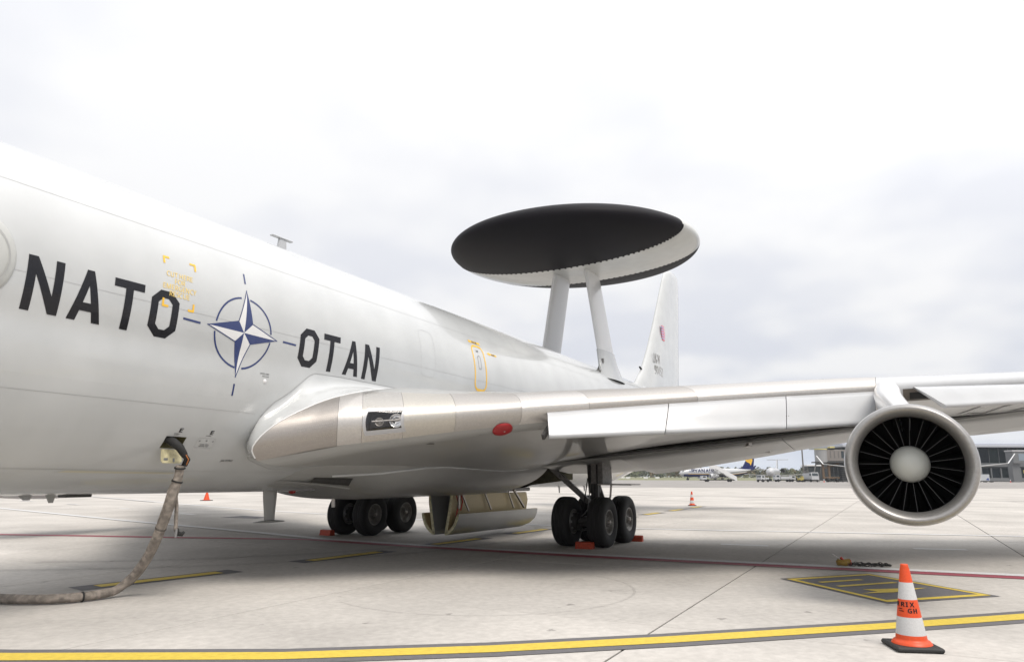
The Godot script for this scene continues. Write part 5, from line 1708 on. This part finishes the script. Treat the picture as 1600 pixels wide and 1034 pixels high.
func distance():
	var r := thing("passenger_jet", "white airliner with navy belly and tail with a gold harp", "airplane", at_px(1123.5, 330.0), HEAD - deg_to_rad(74.0))
	airliner(r, true, 0.35)
	var r2 := thing("passenger_jet", "white airliner parked nose on behind the engine, only its wing tips showing", "airplane", at_px(1427.0, 149.0), HEAD - 0.50)
	airliner(r2, false, 1.5)
	# mobile stairs
	var s := thing("passenger_stairs", "white mobile passenger stairs truck in front of the navy tailed airliner", "stairs truck", at_px(1123.0, 228.0), HEAD + PI * 0.5)
	truck(s, 11.0, 2.3, 0.0, M.white, 1.15)
	var stp := MB.new()
	stp.prism(pv([-5.6, 0.35, -5.2, 0.35, 0.9, 4.0, 2.3, 4.0, 2.3, 4.3, 0.6, 4.3, -5.6, 0.75]), Transform3D(Basis.IDENTITY, Vector3(0, 0, -1.1)), 0.12)
	stp.prism(pv([-5.6, 0.35, -5.2, 0.35, 0.9, 4.0, 2.3, 4.0, 2.3, 4.3, 0.6, 4.3, -5.6, 0.75]), Transform3D(Basis.IDENTITY, Vector3(0, 0, 0.98)), 0.12)
	for k in 20: stp.box(Vector3(lerpf(-5.2, 0.7, k / 19.0), lerpf(0.5, 4.05, k / 19.0), 0), Vector3(0.32, 0.05, 1.9))
	part(s, "stair_flight", stp.done(), M.star_white)
	var rl := MB.new()
	for z in [-1.05, 1.05]:
		rl.prism(pv([-5.5, 0.8, 0.7, 4.35, 2.3, 4.35, 2.3, 5.0, 0.5, 5.0, -5.5, 1.6]), Transform3D(Basis.IDENTITY, Vector3(0, 0, z - 0.02)), 0.04)
	part(s, "side_panel", rl.done(), M.star_white)
	var lg := MB.new()
	for q in [[-3.2, 0.8, -1.2, 2.7], [-1.2, 0.8, -3.0, 1.7], [0.2, 0.8, 1.8, 4.0], [1.8, 0.8, 0.2, 3.6], [-0.8, 0.8, 1.0, 3.9]]:
		for z in [-0.9, 0.9]: lg.beam(Vector3(q[0], q[1], z), Vector3(q[2], q[3], z), 0.12, 0.12)
	part(s, "lifting_frame", lg.done(), M.gear)
	# small white truck and vehicles
	var v1 := thing("service_truck", "small white service truck left of the white tail engined jet", "truck", at_px(1193.0, 226.0), HEAD + PI * 0.5 + 0.5)
	truck(v1, 3.6, 1.9, 0.5, M.white, 1.3)
	var v2 := thing("service_truck", "white flatbed truck with a red mark between the jet and the light mast", "truck", at_px(1224.0, 236.0), HEAD + PI * 0.5)
	truck(v2, 5.6, 2.2, 0.9, M.white, 1.5)
	for q in [[-0.6, 0.5], [0.6, 0.25]]:
		var rm := MB.new(); rm.box(Vector3(q[0], 1.4, 1.13), Vector3(q[1], 0.5, 0.05))
		part(v2, "red_marking", rm.done(), M.red_hose)
	var v3 := thing("tow_tractor", "dark low tow tractor with large wheels beside the light mast", "tractor", at_px(1243.0, 238.0), HEAD + PI * 0.5)
	truck(v3, 3.6, 2.0, 0.5, M.gear_dark, 1.2)
	var v4 := thing("service_truck", "tall white truck facing the camera in front of the glass booth", "truck", at_px(1268.0, 236.0), HEAD + PI + 0.15)
	truck(v4, 5.5, 2.4, 1.9, M.white, 2.3)
	var v5 := thing("loader", "small yellow loader at the foot of the light mast", "loader", at_px(1252.0, 233.0), HEAD + PI * 0.5)
	var lb := MB.new(); lb.box(Vector3(0, 0.8, 0), Vector3(1.7, 0.7, 1.3), Basis.IDENTITY, 0.06); lb.box(Vector3(-0.5, 1.4, 0), Vector3(0.6, 0.7, 1.2), Basis.IDENTITY, 0.05); lb.beam(Vector3(0.6, 0.9, 0.4), Vector3(1.3, 1.7, 0.4), 0.12, 0.12)
	part(v5, "body", lb.done(), mat(lin(0.34, 0.28, 0.08), 0.5))
	var lw := MB.new()
	for x in [-0.55, 0.55]: lw.tube([Vector3(x, 0.35, -0.75), Vector3(x, 0.35, 0.75)], 0.35, 12)
	part(v5, "wheels", lw.done(), M.rubber)
	# regional jet, seen from the front
	var j := thing("regional_jet", "white regional jet with a high tail seen from its nose", "airplane", at_px(1211.0, 290.0), HEAD - 0.46)
	var jb := MB.new(); var jr := []
	for i in 25:
		var u := i / 24.0
		var w := 1.0
		if u < 0.18: w = sqrt(maxf(0.0, 1.0 - pow(1.0 - u / 0.18, 2.0)))
		if u > 0.7: w = 1.0 - 0.85 * pow((u - 0.7) / 0.3, 1.4)
		var row := []
		for k in 21:
			var a := TAU * k / 20
			row.append(Vector3(-14.0 + 28.0 * u, 3.3 + 1.75 * w * sin(a) + (0.9 * pow(maxf(0.0, u - 0.7) / 0.3, 2.0)), 1.75 * w * cos(a)))
		jr.append(row)
	jb.smooth(true); jb.grid(jr)
	var jf := part(j, "fuselage", jb.done(), M.white)
	var jw := MB.new(); jw.box(Vector3(-12.6, 3.75, 0), Vector3(0.6, 0.45, 1.9), Basis(Vector3(0, 0, 1), 0.5), 0.05)
	part(jf, "cockpit_window", jw.done(), M.darkglass)
	var jt := MB.new(); jt.prism(pv([9.0, 4.6, 12.0, 8.6, 14.2, 8.6, 13.5, 4.4]), Transform3D(Basis.IDENTITY, Vector3(0, 0, -0.17)), 0.34)
	part(j, "tail_fin", jt.done(), M.white)
	var jh := MB.new()
	for sd in [1.0, -1.0]: jh.prism(pv([11.8, 0.0, 14.4, 0.0, 15.2, 4.2, 14.2, 4.2]), Transform3D(Basis(Vector3(1, 0, 0), Vector3(0, 0.02, sd), Vector3(0, -1, 0)), Vector3(0, 8.55, 0)), 0.2)
	part(j, "tailplane", jh.done(), M.white)
	for sd in [1.0, -1.0]:
		var je := MB.new()
		je.lathe([Vector2(0.0, 0.5), Vector2(0.55, 0.5), Vector2(0.62, 0.0), Vector2(0.8, 0.0), Vector2(0.85, 0.6), Vector2(0.8, 2.4), Vector2(0.5, 3.4), Vector2(0.0, 3.4)], Transform3D(Basis(Vector3(0, 1, 0), Vector3(1, 0, 0), Vector3(0, 0, -1)), Vector3(5.5, 3.95, 2.75 * sd)), 20)
		part(j, "engine", je.done(), M.gear_dark if sd > 0 else M.white)
		var jwg := MB.new(); jwg.prism(pv([-3.5, 0.0, 2.2, 0.0, 5.2, 11.0, 3.8, 11.0]), Transform3D(Basis(Vector3(1, 0, 0), Vector3(0, 0.05, sd), Vector3(0, -1, 0)), Vector3(0, 2.2, 1.0 * sd)), 0.28)
		part(j, "wing", jwg.done(), M.grey)
	for q in [[-10.5, 0.0], [1.2, 2.0], [1.2, -2.0]]:
		var jg := MB.new()
		jg.tube([Vector3(q[0], 0.35, q[1]), Vector3(q[0], 2.0, q[1])], 0.1, 8)
		jg.tube([Vector3(q[0], 0.4, q[1] - 0.3), Vector3(q[0], 0.4, q[1] + 0.3)], 0.4, 12)
		part(j, "landing_gear", jg.done(), M.rubber)
	# light mast
	var lm := MB.new(); lm.tube([Vector3.ZERO, Vector3(0, 22, 0)], [0.27, 0.17], 12)
	var mast := thing("light_mast", "tall grey apron light mast left of the boarding bridge", "mast", at_px(1257.5, 250.0))
	part(mast, "pole", lm.done(), M.gear)
	var mh := MB.new(); mh.box(Vector3(0, 22.2, 0), Vector3(2.4, 0.5, 0.5), Basis.IDENTITY, 0.05)
	part(mast, "lamp_head", mh.done(), M.gear)
	# glass booth
	var bo := thing("glass_booth", "dark glass control booth with flared walls and a flat white roof", "booth", at_px(1270.5, 262.0), HEAD)
	var bm := MB.new()
	var lo := 1.75; var hi2 := 2.4
	for k in 4:
		var a := Basis(Vector3.UP, TAU * k / 4)
		bm.smooth(false)
		bm.quad(a * Vector3(lo, 0.9, lo), a * Vector3(lo, 0.9, -lo), a * Vector3(hi2, 5.3, -hi2), a * Vector3(hi2, 5.3, hi2))
	part(bo, "glass_wall", bm.done(), M.darkglass)
	var br := MB.new(); br.box(Vector3(0, 5.55, 0), Vector3(5.6, 0.45, 5.6), Basis.IDENTITY, 0.05)
	part(bo, "roof", br.done(), M.star_white)
	var bb := MB.new(); bb.box(Vector3(0, 0.45, 0), Vector3(3.7, 0.9, 3.7))
	for k in 4:
		var a := Basis(Vector3.UP, TAU * k / 4)
		bb.beam(a * Vector3(lo, 0.9, lo), a * Vector3(hi2, 5.3, hi2), 0.16, 0.16)
		bb.beam(a * Vector3(lo, 0.9, 0), a * Vector3(hi2, 5.3, 0), 0.1, 0.1)
	part(bo, "frame", bb.done(), M.gear)
	bridge(at_px(1296.0, 236.0), "grey boarding bridge on orange brown legs left of the engine")
	terminal()
	bridge2(at_px(1596.0, 262.0))
	var ct := thing("baggage_container", "grey baggage container with a blue mark in front of the terminal", "container", at_px(1538.0, 246.0), HEAD)
	var cm := MB.new(); cm.prism(pv([-1.6, 0.5, 1.6, 0.5, 1.6, 2.6, -1.0, 2.6, -1.6, 1.9]), Transform3D(Basis(Vector3(0, 0, 1), Vector3(0, 1, 0), Vector3(-1, 0, 0)), Vector3(0.8, 0, 0)), 1.6)
	part(ct, "container_body", cm.done(), mat(lin(0.42, 0.44, 0.46), 0.5))
	var cl := MB.new(); cl.prism(pv([0.3, 0.8, 1.4, 0.6, 1.2, 1.5, 0.7, 1.2]), Transform3D(Basis(Vector3(0, 0, 1), Vector3(0, 1, 0), Vector3(-1, 0, 0)), Vector3(-0.8, 0, 0)), 0.03)
	part(ct, "blue_mark", cl.done(), mat(lin(0.03, 0.06, 0.22), 0.5))
	var dl := MB.new(); dl.box(Vector3(0, 0.35, 0.8), Vector3(1.8, 0.14, 6.5)); 
	for z in [-1.6, 0.5, 2.6]: dl.tube([Vector3(-0.9, 0.2, z), Vector3(0.9, 0.2, z)], 0.2, 10)
	part(ct, "dolly", dl.done(), M.gear_dark)
	for q in [[1288.5, 225.0, "small red and white post beside the bridge wheels"], [1580.0, 240.0, "small red and white post in front of the terminal"]]:
		var p := thing("marker_post", q[2], "post", at_px(q[0], q[1]), 0.0, "red and white posts")
		var pm := MB.new(); pm.lathe([Vector2(0.3, 0.0), Vector2(0.14, 0.1), Vector2(0.10, 0.5)], Transform3D.IDENTITY, 10)
		part(p, "post_foot", pm.done(), M.red_hose)
		var pm2 := MB.new(); pm2.lathe([Vector2(0.10, 0.5), Vector2(0.08, 0.9), Vector2(0.0, 0.92)], Transform3D.IDENTITY, 10)
		part(p, "post_top", pm2.done(), M.star_white)
	var k2 := 0
	for q in [[982.0, 420.0], [1010.0, 460.0], [1028.0, 470.0], [974.0, 500.0]]:
		var p := thing("airfield_sign", ["low white airfield sign on the grass, leftmost but one", "low white airfield sign on the grass left of the navy tailed jet", "low white airfield sign nearest the nose of the navy tailed jet", "low white airfield sign farthest left under the wing"][k2], "sign", at_px(q[0], q[1]), HEAD, "airfield signs on the grass")
		k2 += 1
		var pm := MB.new(); pm.box(Vector3(0, 0.75, 0), Vector3(0.3, 1.1, 2.6), Basis.IDENTITY, 0.03)
		part(p, "sign_panel", pm.done(), M.star_white)
		var pl := MB.new()
		for z in [-0.9, 0.9]: pl.box(Vector3(0, 0.05, z), Vector3(0.1, 0.3, 0.1))
		part(p, "sign_leg", pl.done(), M.gear)
	woods()

func bridge(at: Vector3, label: String):
	var b := thing("boarding_bridge", label, "boarding bridge", at, HEAD)
	var m1 := mat(lin(0.30, 0.30, 0.30), 0.5, 0.2); var m2 := mat(lin(0.21, 0.19, 0.175), 0.6)
	var cab := MB.new(); cab.tube([Vector3(0, 6.2, -1.9), Vector3(0, 10.2, -1.9)], 1.85, 20)
	part(b, "bridge_head", cab.done(), m1)
	var rf := MB.new(); rf.tube([Vector3(0, 10.2, -1.9), Vector3(0, 10.55, -1.9)], 2.0, 20); rf.box(Vector3(0, 11.0, 1.6), Vector3(1.8, 0.5, 1.6), Basis.IDENTITY, 0.05)
	part(b, "roof_unit", rf.done(), mat(lin(0.5, 0.45, 0.2), 0.6))
	var tn := MB.new(); tn.box(Vector3(1.0, 8.4, 4.6), Vector3(3.0, 3.6, 9.5), Basis.IDENTITY, 0.06)
	part(b, "tunnel", tn.done(), m2)
	for k in 7:
		var w := MB.new(); w.box(Vector3(-0.56, 8.7, 1.0 + 1.3 * k), Vector3(0.08, 2.2, 0.85 if k > 2 else 0.3))
		part(b, "tunnel_window" if k > 2 else "tunnel_rib", w.done(), M.darkglass if k > 2 else M.gear)
	var fl := MB.new(); fl.box(Vector3(0.6, 6.2, 2.4), Vector3(4.2, 0.35, 13.0), Basis.IDENTITY, 0.04)
	part(b, "floor_beam", fl.done(), M.gear_dark)
	var lg := MB.new()
	for z in [-1.6, 0.3]: lg.box(Vector3(0, 3.6, z), Vector3(0.7, 5.0, 0.6), Basis.IDENTITY, 0.04)
	lg.beam(Vector3(0, 4.2, -1.6), Vector3(0, 5.9, 3.8), 0.4, 0.4)
	lg.box(Vector3(0, 1.3, 0.8), Vector3(0.8, 0.5, 5.2), Basis.IDENTITY, 0.04)
	part(b, "lifting_leg", lg.done(), mat(lin(0.13, 0.085, 0.05), 0.6))
	var wh := MB.new()
	for z in [-0.6, 2.4]: wh.tube([Vector3(-0.4, 0.65, z - 0.3), Vector3(-0.4, 0.65, z + 0.3)], 0.65, 14)
	var sf := MB.new()
	for k in 6: sf.beam(Vector3(1.6, 0.0, 1.0 + 1.4 * k), Vector3(1.6, 6.2, 1.0 + 1.4 * k), 0.3, 0.3)
	for k in 3: sf.box(Vector3(1.7, 1.8 + 1.7 * k, 4.6), Vector3(0.3, 0.25, 8.0))
	sf.box(Vector3(2.6, 3.1, 4.8), Vector3(0.4, 6.0, 8.0))
	part(b, "support_frame", sf.done(), mat(lin(0.10, 0.105, 0.105), 0.6))
	part(b, "bogie_wheel", wh.done(), M.rubber)
	var st := MB.new(); st.beam(Vector3(0.5, 0.3, -5.0), Vector3(0.5, 6.2, -3.4), 0.6, 0.2)
	for k in 9: st.box(Vector3(0.5, 0.5 + 0.65 * k, 5.0 + 0.12 * k), Vector3(1.4, 0.1, 2.2))
	part(b, "service_stair", st.done(), M.gear)

func bridge2(at: Vector3):
	var b := thing("boarding_bridge", "grey boarding bridge with a window at the right edge of the photo", "boarding bridge", at, HEAD)
	var m1 := mat(lin(0.15, 0.155, 0.16), 0.5, 0.1)
	var t := MB.new(); t.box(Vector3(0, 8.6, 2.0), Vector3(4.0, 4.0, 10.0), Basis.IDENTITY, 0.05)
	part(b, "tunnel", t.done(), m1)
	var w := MB.new(); w.box(Vector3(-2.02, 8.7, 0.6), Vector3(0.06, 2.4, 3.2))
	part(b, "tunnel_window", w.done(), mat(lin(0.22, 0.26, 0.3), 0.15))
	var r := MB.new(); r.box(Vector3(0, 10.9, 2.0), Vector3(4.4, 0.5, 10.4), Basis.IDENTITY, 0.05)
	part(b, "roof", r.done(), mat(lin(0.4, 0.4, 0.41), 0.6))
	var l := MB.new(); l.box(Vector3(0.3, 3.2, -1.6), Vector3(2.4, 6.4, 2.8), Basis.IDENTITY, 0.05)
	part(b, "support_tower", l.done(), m1)
	var y := MB.new(); y.box(Vector3(-1.4, 3.6, 1.2), Vector3(0.5, 1.1, 1.4), Basis.IDENTITY, 0.05)
	part(b, "yellow_box", y.done(), mat(lin(0.6, 0.5, 0.15), 0.6))

func terminal():
	var d := 300.0
	var o := thing("terminal_building", "long dark glass airport terminal with a pale flat roof on the right", "building", ahead(d, 0.0), HEAD)
	var k := 0.98 / 1124.24 * d
	var z0 := (1322.0 - 800.0) * k; var z1 := (1800.0 - 800.0) * k
	var L := z1 - z0; var zc := (z0 + z1) * 0.5
	var g := mat(lin(0.14, 0.145, 0.15), 0.6)
	var core := MB.new(); core.box(Vector3(14.5, 6.7, zc), Vector3(28.0, 13.4, L))
	part(o, "wall", core.done(), mat(lin(0.045, 0.05, 0.052), 0.6))
	var rf := MB.new(); rf.box(Vector3(12.5, 14.1, zc), Vector3(34.0, 1.0, L + 4.0), Basis.IDENTITY, 0.1)
	part(o, "roof", rf.done(), mat(lin(0.40, 0.42, 0.46), 0.5))
	var rl := MB.new(); rl.box(Vector3(16.0, 15.0, zc), Vector3(26.0, 0.8, L - 2.0), Basis.IDENTITY, 0.1)
	part(o, "upper_roof", rl.done(), mat(lin(0.36, 0.38, 0.44), 0.5))
	var bd := MB.new(); bd.box(Vector3(0.0, 6.6, zc), Vector3(1.6, 1.5, L), Basis.IDENTITY, 0.05); bd.box(Vector3(0.1, 0.7, zc), Vector3(1.0, 1.3, L), Basis.IDENTITY, 0.05)
	part(o, "facade_band", bd.done(), g)
	var up := MB.new(); up.box(Vector3(0.3, 10.4, 0), Vector3(0.1, 5.9, 3.75)); var upm := up.done()
	var lo := MB.new(); lo.box(Vector3(0.3, 3.4, 0), Vector3(0.1, 3.7, 3.4)); var lom := lo.done()
	var mu := MB.new(); mu.box(Vector3(0.15, 10.4, 0), Vector3(0.35, 6.0, 0.16)); var mum := mu.done()
	var co := MB.new(); co.box(Vector3(0.0, 3.4, 0), Vector3(0.6, 4.2, 0.45)); var com := co.done()
	var gm := [mat(lin(0.012, 0.017, 0.018), 0.15), mat(lin(0.02, 0.03, 0.03), 0.15), mat(lin(0.015, 0.02, 0.024), 0.2)]
	for m in gm: m.metallic_specular = 0.25
	var n := int(L / 4.0)
	for i in n:
		var z := z0 + 4.0 * (i + 0.5)
		part(o, "window", upm, gm[rng.randi() % 3], Transform3D(Basis.IDENTITY, Vector3(0, 0, z)))
		part(o, "window", lom, gm[rng.randi() % 3], Transform3D(Basis.IDENTITY, Vector3(0, 0, z)))
		part(o, "mullion", mum, g, Transform3D(Basis.IDENTITY, Vector3(0, 0, z + 2.0)))
		part(o, "column", com, g, Transform3D(Basis.IDENTITY, Vector3(0, 0, z + 2.0)))

func woods():
	var mb := MB.new()
	mb.smooth(false)
	for i in 420:
		var u := rng.randf_range(700.0, 1420.0)
		var d := rng.randf_range(640.0, 860.0)
		var p := at_px(u, d)
		var h := rng.randf_range(6.0, 10.5)
		var w := rng.randf_range(3.0, 6.0)
		var g := rng.randf_range(0.7, 1.25)
		var autumn := rng.randf() < 0.18
		for k in 70:
			var a := rng.randf() * TAU
			var t := pow(rng.randf(), 0.7)
			var rr := w * sqrt(rng.randf()) * (1.0 - 0.75 * t * t)
			var c := p + Vector3(cos(a) * rr, h * (0.1 + 0.9 * t), sin(a) * rr)
			var s := rng.randf_range(0.5, 1.1)
			var v := g * rng.randf_range(0.7, 1.3)
			mb.tint(Color(0.105 * v * (1.5 if autumn else 1.0), 0.115 * v, 0.055 * v))
			var e1 := Vector3(rng.randf_range(-1, 1), rng.randf_range(-1, 1), rng.randf_range(-1, 1)).normalized() * s
			var e2 := e1.cross(Vector3(rng.randf_range(-1, 1), 1, rng.randf_range(-1, 1))).normalized() * s
			mb.quad(c - e1, c - e2, c + e1, c + e2)
	var m := mat(Color.WHITE, 0.9)
	m.vertex_color_use_as_albedo = true
	var w := solo("distant_wood", mb.done(), m, "far tree line behind the airfield grass", "wood")
	w.set_meta("kind", "stuff")
	# rough grass and shrubs strip in front of the trees
